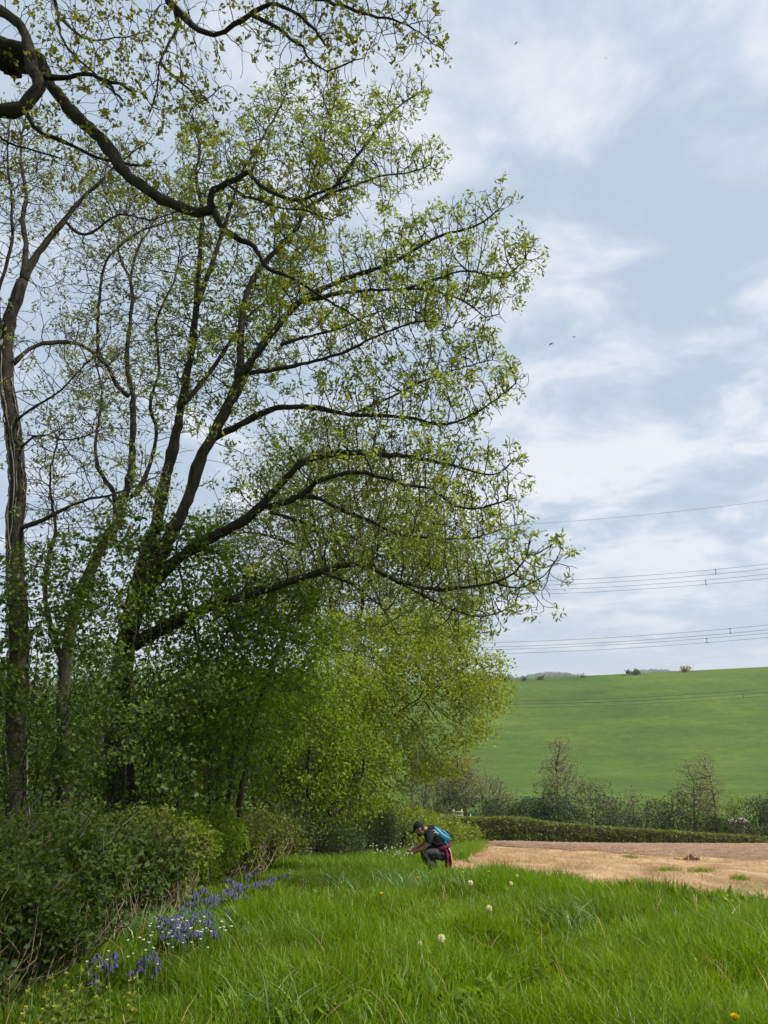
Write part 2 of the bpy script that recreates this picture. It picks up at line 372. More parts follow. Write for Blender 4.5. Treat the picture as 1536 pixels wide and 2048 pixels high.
# ------------------------------------------------------------------ grass (stuff)
def vnoise(x, y, s, seed=0):
    """cheap smooth value noise 0..1"""
    g = np.random.default_rng(seed).random((64, 64)); x = x / s + 31.7; y = y / s + 17.3
    i, j = np.floor(x).astype(int), np.floor(y).astype(int); fx, fy = x - i, y - j; fx = fx*fx*(3-2*fx); fy = fy*fy*(3-2*fy)
    a = lambda p, q: g[p % 64, q % 64]
    return (a(i, j)*(1-fx) + a(i+1, j)*fx)*(1-fy) + (a(i, j+1)*(1-fx) + a(i+1, j+1)*fx)*fy
_hy = np.array([-6, 4, 5.5, 7.5, 9, 11, 13, 15, 18, 22, 28, 36, 44]); _hx = np.array([-3.0, -2.65, -2.55, -2.5, -2.6, -2.75, -2.65, -2.25, -1.25, -.05, 1.5, 3.3, 4.9])
def hedge_x(y): return np.interp(y, _hy, _hx)
def blades(name, x, y, h, w, lean, m, kind=True, seg=3, z0=0., lodir=None):
    n = len(x); p = np.stack([x, y, H(x, y) + z0], 1); a = rng.random(n) * 2 * math.pi
    if lodir is not None: a = lodir + rng.normal(0, 1.7, n)
    d = np.stack([np.cos(a), np.sin(a), np.zeros(n)], 1); f = rng.random(n) * 2 * math.pi
    s = np.stack([np.cos(f), np.sin(f), np.zeros(n)], 1); vs = []
    for q in range(seg):
        t = q / seg; c = p + np.array([0, 0, 1.]) * (h * (t - .28 * lean * t * t))[:, None] + d * (h * lean * t * t)[:, None]
        ww = (w * (1 - .75 * t * t))[:, None] * .5; vs += [c - s * ww, c + s * ww]
    vs.append(p + np.array([0, 0, 1.]) * (h * (1 - .28 * lean))[:, None] + d * (h * lean)[:, None])
    k = 2 * seg + 1; V = np.stack(vs, 1).reshape(-1, 3); b = np.arange(n)[:, None] * k; fs = []
    for q in range(seg - 1): fs.append(b + np.array([[2*q, 2*q+1, 2*q+3, 2*q+2]]))
    fs2 = b + np.array([[2*seg-2, 2*seg-1, 2*seg]])
    rr = np.clip(.5 * vnoise(x, y, .9, 5) + .6 * rng.random(n) - .05, 0, 1)
    o = obj(name, V, fs + [fs2], m, rnd=np.repeat(rr, k))
    o['kind'] = 'stuff'; return o
def bank_points(n, y0, y1, power=1.0):
    y = y0 + (y1 - y0) * rng.random(n) ** power; x = -5 + rng.random(n) * (y * .62 + 6.2)
    lim = np.where(x < 1.2, 60, y_bank(np.maximum(x, 1.2)))
    ok = (x > hedge_x(y) - .15) & (y < lim + .12 * rng.random(n)) & ((x < 1.2 + .0 * y) | (y < 16.5))
    ok &= np.abs(x) < y * .60 + .9
    return x[ok], y[ok]
x, y = bank_points(300000, 3.6, 17.5, 1.25)
tall = vnoise(x, y, .75, 1); tall2 = vnoise(x, y, 2.4, 2)
tuft = vnoise(x, y, .22, 31) ; keep = rng.random(len(x)) < .12 + .7 * tall * (.4 + tuft) + .45 * tuft ** 2; x, y, tall, tall2, tuft = x[keep], y[keep], tall[keep], tall2[keep], tuft[keep]
edge = np.clip((x - hedge_x(y)) / 1.2, .4, 1)
h = (.09 + .22 * tall * (.5 + .8 * tall2) + .10 * (tuft - .3)) * edge * (.6 + .6 * rng.random(len(x))) * (1 - .42 * sm(3.2, 6.0, x)) * (1 - .2 * sm(9, 13, y)) * (1 + .55 * sm(11.6, 12.8, y) * (1 - sm(14.2, 14.6, y)) * sm(3.6, 2.6, x) * sm(-1.6, -.6, x))
for nm, k_, sg in (('meadow_grass', y < 7.6, 3), ('meadow_grass', y >= 7.6, 2)):
    xx, yy, n_ = x[k_], y[k_], int(k_.sum())
    blades(nm, xx, yy, h[k_], (.006 + .006 * rng.random(n_)) * (1 + .3 * (sg == 2)), .12 + .85 * rng.random(n_) ** 1.6, M_grass, seg=sg, lodir=vnoise(xx, yy, 1.3, 9) * 9.0)['label'] = 'long lush green grass on the %s field margin' % ('nearest' if sg == 3 else 'farther')
x, y = bank_points(30000, 3.6, 14, 1.2); k_ = vnoise(x, y, .8, 12) * vnoise(x, y, 2.2, 13) > .42; x, y = x[k_], y[k_]
blades('flattened_grass', x, y, .24 + .16 * rng.random(len(x)), .008 + 0 * x, .8 + .5 * rng.random(len(x)), M_grass_blue, lodir=vnoise(x, y, 1.1, 19) * 9)['label'] = 'paler flattened grass blades in the meadow'
x, y = bank_points(4200, 3.6, 15, 1.2); k_ = rng.random(len(x)) < .25 + .5 * vnoise(x, y, 1.2, 51); x, y = x[k_], y[k_]
blades('straw_blades', x, y, .18 + .22 * rng.random(len(x)), .005 + 0 * x, .5 + .6 * rng.random(len(x)), M_grass_dead)['label'] = 'scattered dry straw blades in the meadow'
x, y = bank_points(2600, 3.6, 14, 1.2); k_ = vnoise(x, y, 1.0, 61) > .55; x, y = x[k_], y[k_]; n = len(x)
P = np.repeat(np.stack([x, y, H(x, y) + .05], 1), 6, 0); l = np.repeat(.07 + .11 * rng.random(n), 6) * rng.uniform(.7, 1.2, n * 6); v, f, rn = leaves(P, rdir(n * 6, .3) + [0, 0, .75], l, l * .34, .1)
o = obj('broad_leaved_weeds', v, f, M_leaf_maple, rnd=rn); o['kind'] = 'stuff'; o['label'] = 'broad-leaved weeds among the meadow grass'
# verge beyond the crouching person, shorter and yellower
y = 15 + 30 * rng.random(26000) ** 1.5; x = hedge_x(y) - .2 + rng.random(26000) * 2.4
k_ = (x < 1.2 + (y - 15.4) / 6.6 + .25 * rng.standard_normal(len(x))) ; x, y = x[k_], y[k_]
blades('verge_grass', x, y, .12 + .2 * rng.random(len(x)), .012 + 0 * x, .3 + .6 * rng.random(len(x)), M_grass, seg=2)['label'] = 'shorter verge grass along the hedge foot'
# dead sprayed grass
x = 1.2 + 24 * rng.random(85000) ** 1.3; y = 10 + 24 * rng.random(len(x)) ** 1.2
k_ = (y > y_bank(x) - .1) & (y < np.minimum(y_left(x) - .1, y_plough(x) + .9)) & (rng.random(len(x)) < .3 + vnoise(x, y, .7, 3)); x, y = x[k_], y[k_]
blades('dead_grass', x, y, .04 + .16 * rng.random(len(x)) ** 1.5 * (.3 + 1.2 * vnoise(x, y, .5, 4) ** 2 + .4 * vnoise(x, y, 2.0, 44)), .010 + 0 * x, .5 + .9 * rng.random(len(x)), M_grass_dead, seg=2)['label'] = 'straw coloured dead grass on the sprayed strip'
# stones and crumbs of soil lying on the plough
n = 2600; x = 5 + 30 * rng.random(n); y = 15 + 32 * rng.random(n); k_ = (y > y_plough(x) + .2) & (y < np.minimum(y_left(x), y_hedge(x)) - .8); x, y = x[k_], y[k_]
a = Acc(); oct_v = np.array([[1, 0, 0], [0, 1, 0], [-1, 0, 0], [0, -1, 0], [0, 0, .8], [0, 0, -.8]]); oct_f = np.array([[0, 1, 4], [1, 2, 4], [2, 3, 4], [3, 0, 4], [1, 0, 5], [2, 1, 5], [3, 2, 5], [0, 3, 5]])
for xx, yy in zip(x, y):
    s = .02 + .035 * random.random() ** 3; a.add(oct_v * s * rng.uniform(.6, 1.4, (6, 1)) + (xx, yy, float(H(xx, yy)) + .1), [oct_f])
o = a.build('soil_crumbs', flat_mat('soil_crumb', (.20, .14, .09), (.50, .40, .30), .9, 1.5)); o['kind'] = 'stuff'; o['label'] = 'loose crumbs and flints on the ploughed soil'

# ------------------------------------------------------------------ trees
def colonize(seed, attr, di, dk, step, iters, trop=(0, 0, .1), jit=.18, maxn=14000, inert=.9):
    """space colonisation from seed points into attractor points; returns positions, parents (seeds first, parent -1)"""
    pos = [seed]; ns = len(seed); par = [np.full(ns, -1)]; P = seed.copy(); tot = ns
    near = np.zeros(len(attr), int); dist = np.full(len(attr), 1e9)
    def upd(Q, off):
        nonlocal near, dist
        for a0 in range(0, len(Q), 1500):
            q = Q[a0:a0+1500]; D = np.sqrt(np.maximum((attr**2).sum(1)[:, None] + (q**2).sum(1)[None] - 2 * attr @ q.T, 0)); j = D.argmin(1); d = D[np.arange(len(attr)), j]
            b = d < dist; near[b] = j[b] + off + a0; dist[b] = d[b]
    upd(P, 0); trop = np.array(trop); DIR = np.zeros((len(P), 3)); kids = np.zeros(maxn + 6000, int)
    for it in range(iters):
        al = dist > dk
        if not al.all():
            attr = attr[al]; near = near[al]; dist = dist[al]
        act = dist < di
        if not act.any() or tot > maxn: break
        d = unit(attr[act] - P[near[act]]); src, inv = np.unique(near[act], return_inverse=True)
        S = np.zeros((len(src), 3)); np.add.at(S, inv, d)
        S = unit(unit(S) + inert * DIR[src] + trop + jit * rng.standard_normal(S.shape)); okk = kids[src] < 3; src, S = src[okk], S[okk]
        if not len(src): break
        kids[src] += 1; Q = P[src] + S * step * rng.uniform(.8, 1.2, (len(src), 1))
        par.append(src); pos.append(Q); P = np.vstack([P, Q]); DIR = np.vstack([DIR, S]); upd(Q, tot); tot += len(Q)
    return P, np.concatenate(par)
def pipe(P, par, tip, ex=2.3):
    n = len(P); acc = np.zeros(n); r = np.zeros(n)
    for i in range(n - 1, -1, -1):
        r[i] = acc[i] ** (1 / ex) if acc[i] > 0 else tip
        if par[i] >= 0: acc[par[i]] += r[i] ** ex
    return r
def limb_px(pts, y0, y1, w0, w1, step=.12, wob=.006, k=.72):
    """control pixels (u, v), forward distance y0..y1, widths in photo pixels; gives 3-D points and radii"""
    pts = np.asarray(pts, float); s = np.concatenate([[0], np.cumsum(np.hypot(*np.diff(pts, axis=0).T))]); s /= s[-1]
    q = []
    for (u, v), t in zip(pts, s):
        p = at(u, v, y0 + (y1 - y0) * t); q.append([*p, k * (w0 + (w1 - w0) * t ** .62) * depth(p) / F / 2])
    q = smooth_line(np.array(q), step); q[1:-1, :3] += rng.normal(0, wob, (len(q) - 2, 3)); return q
def tufts(P, d, per, L0, L1, W, spread, droop=.2):
    """per leaves around every point"""
    n = len(P); pos = np.repeat(P, per, 0) + rng.normal(0, spread, (n * per, 3)); dd = unit(np.repeat(d, per, 0) * .7 + rdir(n * per) - np.array([0, 0, droop]))
    l = L0 * .7 + (L1 * 1.25 - L0 * .7) * rng.random(n * per) ** 1.6; return leaves(pos, dd, l, l * W)
def grow(root, seeds, attr, di, dk, step, iters, tip, twig_mat, leaf_m, per, L0, L1, W, spread, trop=(0, 0, .1), leafy=1.0, back=2, k=3, jit=.18, maxn=14000, droop=.2, crown='crown'):
    P, par = colonize(seeds, attr, di, dk, step, iters, trop, jit, maxn); r = pipe(P, par, tip); ns = len(seeds)
    r = np.minimum(r, .09)
    v, f = skel_tubes(P, par, r, k, ns); obj('twigs', v, f, twig_mat, root, rnd=np.full(len(v), .5))['kind'] = 'stuff'
    # leaf bearing nodes: tips and a few nodes behind them
    kids = np.bincount(par[par >= 0], minlength=len(P)); lev = np.zeros(len(P), int); cur = np.nonzero((kids == 0) & (np.arange(len(P)) >= ns))[0]; ok = np.zeros(len(P), bool)
    for b in range(back + 1):
        ok[cur] = True; cur = np.unique(par[cur]); cur = cur[cur >= ns]
    idx = np.nonzero(ok)[0]; idx = idx[rng.random(len(idx)) < leafy]
    if len(idx) and per:
        d = unit(P[idx] - P[par[idx]]); v, f, rn = tufts(P[idx], d, per, L0, L1, W, spread, droop)
        obj(crown, v, f, leaf_m, root, rnd=rn)['kind'] = 'stuff'
    return P, par
def limb_attr(limbs, per_m, rad, f0=.3, squash=(1, 1.3, 1), up=.15):
    o = []
    for q, mult in limbs:
        p = q[:, :3]; s = np.concatenate([[0], np.cumsum(np.linalg.norm(np.diff(p, axis=0), axis=1))]); n = int(per_m * s[-1] * mult)
        t = (f0 + (1 - f0) * rng.random(n) ** .85) * s[-1]; c = np.stack([np.interp(t, s, p[:, i]) for i in range(3)], 1)
        rr = rad * (.28 + .72 * (1 - t / s[-1]) ** .6) * rng.random(n) ** .5
        o.append(c + rdir(n) * rr[:, None] * np.array(squash) + np.array([0, 0, up * rad]))
    return np.concatenate(o)
def limbs_obj(root, limbs, m, k=10, rough=.085, name='limb'):
    for q in limbs:
        j = np.arange(len(q)) * .9; ph = rng.random(3) * 6.28; kn = 1 + .07 * np.sin(j * .8 + ph[0]) + .06 * np.sin(j * 1.9 + ph[1]) + .05 * np.sin(j * .31 + ph[2])
        v, f = tube(q[:, :3], q[:, 3] * kn, k, rough); obj(name, v, f, m, root, rnd=np.full(len(v), .5), smooth=True)

# --- overhanging oak: trunk at the left edge of the frame, limbs above the camera's view
OY = 7.0
base = np.array([-5.1, OY, float(H(-5.1, OY))])
oak = thing('oak_tree', 'gnarled near oak whose dark limbs hang into the top left of the picture', 'tree', base)
tr = smooth_line(np.array([[-5.1, OY, base[2] - .1, .52], [-5.13, OY, base[2] + .5, .40], [-5.15, OY + .05, 3, .34], [-5.1, OY, 6, .32], [-5.0, OY, 8.2, .30], [-4.95, OY + .1, 10, .24], [-4.7, OY + .2, 12, .14]]), .2)
v, f = tube(tr[:, :3], tr[:, 3], 18, .025); obj('trunk', v, f, M_bark_oak, oak, rnd=np.full(len(v), .5), smooth=True)
OL = [limb_px(p, OY + a, OY + b, w0, w1, k=.76) for p, a, b, w0, w1 in [
    ([(-110, 60), (-50, 78), (0, 88), (45, 97), (78, 120), (98, 165), (135, 215), (170, 248), (200, 278), (225, 308), (250, 345), (280, 370), (320, 395), (360, 413), (395, 425), (425, 418)], 0, -.9, 38, 27),
    ([(425, 418), (420, 392), (440, 374), (470, 358), (497, 343), (520, 370), (555, 388), (600, 400), (650, 380), (700, 360)], -.9, -1.3, 22, 5),
    ([(425, 416), (440, 450), (465, 472), (500, 486), (515, 503), (530, 532), (580, 556), (640, 590), (690, 622), (740, 650)], -.9, -.3, 19, 4),
    ([(455, 367), (490, 392), (515, 398), (550, 414), (600, 418), (660, 440)], -1.0, -1.6, 9, 3),
    ([(-30, 10), (0, 20), (30, 40), (50, 70), (60, 105), (66, 145), (76, 160), (72, 185), (45, 212), (0, 224), (-60, 215)], -.5, -.7, 23, 34),
    ([(70, 150), (120, 156), (170, 148), (210, 160), (245, 170), (262, 182)], -.5, -.8, 19, 7),
    ([(208, 160), (222, 172), (228, 186), (246, 202)], -.72, -.8, 9, 5),
    ([(45, 215), (70, 255), (110, 277), (150, 292), (195, 315), (240, 326), (300, 331)], -.6, -.2, 14, 6),
    ([(300, -90), (320, -40), (340, 5), (370, 35), (400, 62), (430, 69), (470, 50), (510, 25), (540, 8), (580, 20), (620, 50), (650, 90)], -.3, -1.2, 27, 6),
    ([(505, 30), (560, 60), (605, 95), (620, 120), (655, 142), (690, 128), (730, 116)], -.9, -1.2, 12, 3),
    ([(352, 25), (355, 50), (340, 82), (326, 112), (318, 135), (315, 170), (300, 225)], -.5, -.9, 12, 3),
    ([(325, 130), (345, 150), (380, 180), (400, 205), (440, 175)], -.7, -1.0, 7, 2.5),
    ([(560, -60), (620, -15), (680, 10), (740, 30), (800, 45), (840, 66), (866, 88)], -.5, -1.3, 16, 3),
    ([(100, -40), (114, 20), (122, 70), (150, 112), (195, 152), (230, 190)], -.2, -.7, 12, 3),
    ([(118, 35), (170, 75), (230, 77), (300, 62)], -.3, -.7, 7, 2.5),
    ([(-20, 260), (20, 285), (70, 300), (125, 318)], -.4, -.3, 9, 3)]]
limbs_obj(oak, OL, M_bark_oak)
# links from the trunk to limbs that start beyond the frame's edge
for a_, b_, r0, r1 in [((-4.9, OY, 10.2), OL[8][0, :3], .17, .11), ((-4.8, OY, 11.2), OL[12][0, :3], .12, .06), ((-4.9, OY, 10.0), OL[13][0, :3], .09, .05), ((-4.6, OY, 6.2), OL[4][-1, :3], .2, .19), ((-4.6, OY, 6.2), OL[15][0, :3], .06, .04)]:
    a_ = np.array(a_); md = (a_ + b_) / 2 + np.array([0, .1, .25]); q = smooth_line(np.array([[*a_, r0], [*md, (r0 + r1) / 2], [*b_, r1]]), .15)
    v, f = tube(q[:, :3], q[:, 3], 10, .04); obj('limb', v, f, M_bark_oak, oak, rnd=np.full(len(v), .5), smooth=True)
import bmesh
def hull_obj(name, pts, m, parent=None, loc=None, smooth=True):
    bm = bmesh.new()
    for q in pts: bm.verts.new(q)
    r = bmesh.ops.convex_hull(bm, input=bm.verts); 
    loose = [x for x in bm.verts if not x.link_faces]; bmesh.ops.delete(bm, geom=loose, context='VERTS')
    bm.verts.index_update(); v = np.array([list(x.co) for x in bm.verts]); f = np.array([[w.index for w in fc.verts] for fc in bm.faces]); bm.free()
    return obj(name, v, [f], m, parent, loc, rnd=np.full(len(v), .5), smooth=smooth)
def ellipsoid(c, ax, rad, nu=20, nv=14, fn=None):
    """ax: three unit vectors, rad: three radii; fn(dirs) gives extra radial factor"""
    th = np.linspace(0, math.pi, nv + 1)[1:-1]; ph = np.arange(nu) * 2 * math.pi / nu; d = [[0, 0, 1]] + [[math.sin(t) * math.cos(p), math.sin(t) * math.sin(p), math.cos(t)] for t in th for p in ph] + [[0, 0, -1]]
    d = np.array(d); k = fn(d) if fn is not None else np.ones(len(d)); v = c + (d * k[:, None] * np.array(rad)) @ np.array(ax); n = len(d); F3 = []; F4 = []
    for j in range(nu): F3.append([0, 1 + j, 1 + (j + 1) % nu]); b = 1 + (nv - 2) * nu; F3.append([n - 1, b + (j + 1) % nu, b + j])
    for i in range(nv - 2):
        for j in range(nu): a_ = 1 + i * nu + j; b = 1 + i * nu + (j + 1) % nu; F4.append([a_, a_ + nu, b + nu, b])
    return v, [np.array(F3), np.array(F4)]
v, f = ellipsoid(at(24, 118, OY - .05), np.eye(3), (.19, .16, .17), 40, 28, lambda d: 1 + .16 * np.sin(5 * d[:, 0] + 1) * np.sin(6 * d[:, 2]) + .10 * np.sin(11 * d[:, 0] + 7 * d[:, 1]) * np.cos(9 * d[:, 2]) + .06 * rng.standard_normal(len(d)))
obj('burr', v, f, M_bark_oak, oak, rnd=np.full(len(v), .5), smooth=True)
seeds = np.concatenate([q[3:, :3] for q in OL])
at_o = limb_attr([(OL[0], .5), (OL[1], 1.5), (OL[2], 1.5), (OL[3], 1.6), (OL[7], 1.2), (OL[8], 1.3), (OL[9], 1.6), (OL[10], 1.5), (OL[11], 1.6), (OL[12], 3.0), (OL[13], 2.2), (OL[14], 2.4), (OL[15], 1.3)], 110, .62, .2, (1, 1.2, 1), 0)
up1 = [smooth_line(np.array(q), .2) for q in ([[-4.9, OY, 10.5, .14], [-2.5, 5.5, 11.6, .09], [.5, 3.5, 12.2, .06], [4.5, 2.5, 12.4, .02]], [[-4.9, OY, 9.8, .13], [-2.6, 4.2, 10.9, .08], [0, 1.5, 11.6, .05], [3.5, .5, 11.8, .02]], [[-4.8, OY, 11, .1], [-3, 6, 12.6, .06], [0, 5, 13.4, .04], [4, 5.5, 13.6, .03], [7, 6, 13.7, .015]])]  # unseen boughs added to carry the shading crown mass
limbs_obj(oak, up1, M_bark_oak)
grow(oak, np.concatenate([q[4:, :3] for q in up1]), in_blobs([(1.5, 2.6, 10.9, 5.5, 2.6, 1.8), (4.0, 6.0, 13.6, 4.8, 2.3, 1.5), (4.5, 3.5, 12.6, 4.5, 2.8, 1.6)], 4200), 4, .3, .28, 50, .006, M_twig, M_leaf_oak, 12, .06, .10, .62, .09, (0, 0, .05), .95, 2, 3, .2, 9000, crown='shade_crown')  # unseen crown mass, added and placed to shade the hedge and left foreground
grow(oak, seeds, at_o, .8, .09, .06, 60, .0028, M_twig, M_leaf_oak, 8, .032, .058, .62, .018, (0, 0, -.02), .7, 0, 3, .34, 9000)

# --- the big ash leaning out over the hedge
AY = 13.0
base = ground(243, 1700); base = np.array([at(243, 1640, AY)[0], AY, 0.]); base[2] = float(H(base[0], AY))
ash = thing('ash_tree', 'large spreading ash leaning right over the hedge, in thin spring leaf', 'tree', base)
b_uv = 1688
trunk = limb_px([(238, b_uv), (243, 1600), (235, 1480), (236, 1400), (250, 1300), (272, 1200), (290, 1130), (318, 1080)], AY, AY, 96, 44, .15)
v, f = tube(trunk[:, :3], trunk[:, 3], 16, .04); obj('trunk', v, f, M_bark_ash, ash, rnd=np.full(len(v), .5), smooth=True)
AL = [limb_px(p, AY + a, AY + b, w0, w1, .16, .007) for p, a, b, w0, w1 in [
    ([(272, 1180), (310, 1060), (325, 980), (350, 880), (365, 800), (380, 720), (390, 640), (396, 560), (402, 480), (405, 420), (392, 350), (400, 300), (385, 230)], 0, 1.6, 48, 5),          # 0
    ([(393, 610), (420, 540), (440, 480), (460, 420), (485, 345), (520, 285), (560, 215), (575, 180)], .6, 1.8, 18, 4),
    ([(282, 1175), (340, 1072), (375, 1000), (400, 920), (425, 870), (455, 810), (482, 752), (515, 706), (561, 645), (610, 596), (693, 557), (781, 527), (839, 493), (888, 469), (952, 452), (998, 418)], 0, -.3, 50, 4),   # 2
    ([(610, 603), (673, 587), (742, 581), (815, 579), (864, 581), (913, 596), (947, 615), (971, 634), (998, 628)], -.2, -.8, 15, 3),
    ([(810, 579), (888, 552), (937, 542), (1000, 556), (1052, 520)], -.6, -.6, 9, 3),
    ([(480, 757), (481, 700), (483, 659), (488, 610), (498, 576), (527, 527), (566, 488), (595, 454), (615, 415), (654, 390), (693, 342), (722, 303), (760, 250), (800, 210), (845, 182)], -.1, .9, 26, 4),   # 5
    ([(600, 440), (620, 370), (640, 300), (660, 240), (672, 180)], .6, 1.6, 9, 3),
    ([(650, 392), (710, 370), (770, 350), (820, 345), (860, 330)], .7, .2, 8, 3),
    ([(488, 747), (561, 737), (630, 722), (693, 703), (742, 676), (800, 655), (850, 642), (905, 655)], -.1, -1.4, 16, 3),
    ([(561, 690), (610, 674), (673, 659), (742, 630), (800, 616), (880, 640)], -.1, .9, 10, 3),
    ([(428, 875), (480, 850), (536, 821), (568, 814), (637, 816), (691, 829), (746, 831), (819, 836), (878, 849), (930, 838), (985, 805), (1032, 765)], 0, -1.1, 24, 4),   # 10
    ([(700, 829), (770, 800), (830, 770), (890, 745), (960, 725), (985, 720)], -.5, .4, 9, 3),
    ([(290, 1180), (340, 1132), (400, 1087), (450, 1062), (500, 1032), (546, 987), (582, 946), (614, 921), (682, 905), (746, 909), (810, 912), (855, 921), (920, 934), (985, 950), (1022, 925)], 0, -.9, 46, 4),  # 12
    ([(536, 1014), (591, 996), (646, 960), (714, 944), (773, 957), (810, 969), (865, 978), (910, 1012), (960, 1015), (1015, 1000)], -.4, -2.0, 20, 4),
    ([(582, 996), (637, 996), (682, 1019), (737, 1041), (792, 1067), (842, 1073), (892, 1078), (956, 1073), (1030, 1050)], -.5, .9, 14, 4),
    ([(541, 1025), (614, 1046), (650, 1064), (691, 1092), (750, 1108), (810, 1118), (880, 1110)], -.4, 1.8, 11, 3),
    ([(268, 1290), (320, 1260), (400, 1222), (500, 1187), (591, 1160), (650, 1140), (691, 1130), (737, 1128), (760, 1146), (800, 1162), (865, 1178), (956, 1171), (1010, 1158), (1040, 1132), (1055, 1108)], 0, -1.5, 42, 4),  # 16
    ([(985, 1162), (1020, 1175), (1055, 1172), (1085, 1152), (1102, 1135)], -1.35, -1.4, 7, 3),
    ([(770, 1150), (830, 1182), (890, 1212), (960, 1232), (1030, 1212)], -1.0, -.5, 11, 3),
    ([(640, 1143), (700, 1168), (760, 1210), (790, 1260)], -.8, -.6, 9, 3),
    ([(425, 885), (470, 800), (500, 740), (520, 690), (560, 610), (600, 520), (630, 470)], 0, 1.4, 15, 4),
    ([(360, 815), (400, 770), (450, 700), (490, 640), (530, 600), (560, 540)], .3, 2.2, 18, 4)]]
limbs_obj(ash, AL, M_bark_ash)
seeds = np.concatenate([q[8:, :3] for q in AL])
w_ = [1.0, 1.3, .9, 1.0, 1.3, 1.1, 1.5, 1.3, 1.0, 1.0, 1.0, 1.3, .9, 1.0, 1.0, 1.0, 1.0, 1.3, 1.2, .8, .9, .8]
at_a = limb_attr(list(zip(AL, w_)), 190, 1.1, .3, (1, 1.3, 1), .16)
grow(ash, seeds, at_a, 1.3, .105, .08, 60, .0052, M_twig, M_leaf_ash, 24, .055, .115, .34, .065, (.03, 0, .16), .27, 0, 3, .10, 34000, .05)

# --- second, thinner ash behind it
BY = 16.0
base = np.array([at(135, 1640, BY)[0], BY, 0.]); base[2] = float(H(base[0], BY))
ash2 = thing('ash_tree', 'thinner upright tree with crooked stems behind the large ash', 'tree', base)
trunk = limb_px([(128, 1690), (130, 1560), (126, 1440), (132, 1320), (150, 1220), (195, 1110), (232, 1050), (246, 1005)], BY, BY, 50, 26, .2)
v, f = tube(trunk[:, :3], trunk[:, 3], 12, .04); obj('trunk', v, f, M_bark_ash, ash2, rnd=np.full(len(v), .5), smooth=True)
BL = [limb_px(p, BY + a, BY + b, w0, w1, .2, .009) for p, a, b, w0, w1 in [
    ([(232, 1052), (250, 990), (262, 932), (266, 873), (266, 795), (258, 756), (254, 709), (258, 659), (266, 600), (262, 550), (280, 490), (310, 440), (340, 380)], 0, .5, 27, 4),
    ([(250, 1000), (273, 985), (300, 930), (313, 866), (301, 819), (305, 787), (318, 737), (313, 678), (313, 639), (330, 600), (350, 560), (360, 500)], 0, -.8, 15, 4),
    ([(236, 1040), (225, 985), (195, 932), (191, 881), (199, 834), (203, 780), (190, 720)], 0, 1.2, 18, 4),
    ([(258, 792), (234, 772), (222, 744), (203, 715), (195, 690), (196, 640), (200, 590), (213, 522), (270, 470), (330, 445), (380, 440)], 0, -.5, 13, 4),
    ([(262, 560), (235, 500), (240, 440), (210, 380), (215, 320)], .3, .9, 8, 3),
    ([(128, 1330), (100, 1250), (90, 1150), (110, 1060), (100, 960), (115, 880)], 0, .8, 22, 4)]]
limbs_obj(ash2, BL, M_bark_ash)
seeds = np.concatenate([q[4:, :3] for q in BL])
grow(ash2, seeds, limb_attr([(q, 1) for q in BL], 170, 1.7, .3, (1, 1, 1), .2), 1.7, .16, .11, 55, .0055, M_twig, M_leaf_ash2, 16, .06, .11, .36, .07, (.03, 0, .14), .36, 0, 3, .26, 16000, .1)

# --- ivy-stemmed tree at the left edge
IY = 11.5
base = np.array([at(30, 1640, IY)[0], IY, 0.]); base[2] = float(H(base[0], IY))
ivy = thing('ivy_clad_tree', 'tall vine covered tree at the left edge beside the thicket', 'tree', base)
trunk = limb_px([(36, 1760), (34, 1640), (28, 1500), (38, 1300), (30, 1100), (36, 960), (26, 850), (13, 740), (18, 650), (32, 600), (45, 562)], IY, IY, 78, 30, .2)
v, f = tube(trunk[:, :3], trunk[:, 3], 14, .06); obj('trunk', v, f, M_bark_ivy, ivy, rnd=np.full(len(v), .5), smooth=True)
IL = [limb_px(p, IY + a, IY + b, w0, w1, .16, .007) for p, a, b, w0, w1 in [
    ([(30, 605), (60, 530), (100, 475), (130, 442), (165, 395), (205, 360), (245, 320), (290, 290)], 0, .6, 30, 4),
    ([(48, 560), (52, 500), (45, 440), (52, 380), (40, 300), (55, 220)], 0, .9, 22, 4),
    ([(12, 700), (-5, 600), (20, 500), (24, 400), (15, 320), (20, 240)], 0, -.5, 16, 4),
    ([(25, 728), (58, 698), (117, 684), (164, 690), (203, 721), (222, 744), (234, 772), (256, 790)], 0, 1.5, 15, 7),
    ([(36, 1080), (40, 1060), (98, 1033), (164, 1002), (234, 987), (273, 972), (310, 955)], 0, -.6, 15, 4),
    ([(22, 850), (60, 820), (110, 790), (160, 740), (200, 700)], 0, -.8, 9, 3),
    ([(30, 900), (80, 870), (140, 880), (200, 860)], 0, -.5, 8, 3),
    ([(130, 442), (170, 470), (240, 430), (300, 440), (360, 420)], .3, -.3, 10, 3)]]
limbs_obj(ivy, IL, M_bark_ash)
a = Acc()
for s in range(26):
    t = np.linspace(0, 1, 30); i0, i1 = sorted(random.sample(range(2, len(trunk)), 2)); 
    if i1 - i0 < 6: continue
    ii = np.linspace(i0, i1, 30); ph = random.uniform(0, 6.28) + random.uniform(-2.5, 2.5) * t + .3 * np.sin(7 * t + s)
    c = np.stack([np.interp(ii, np.arange(len(trunk)), trunk[:, j]) for j in range(4)], 1)
    a.add(*tube(c[:, :3] + np.stack([np.cos(ph), np.sin(ph), 0 * ph], 1) * (c[:, 3] * 1.08)[:, None] + rng.normal(0, .012, (30, 3)), random.uniform(.005, .014), 4))
a.build('vines', M_vine, ivy)['kind'] = 'stuff'
seeds = np.concatenate([q[4:, :3] for q in IL])
grow(ivy, seeds, limb_attr([(q, 1) for q in IL], 190, 1.3, .25, (1, 1, 1), .1), 1.3, .12, .09, 55, .004, M_twig, M_leaf_ash2, 16, .045, .085, .36, .05, (.03, 0, .1), .32, 0, 3, .26, 16000, .1)

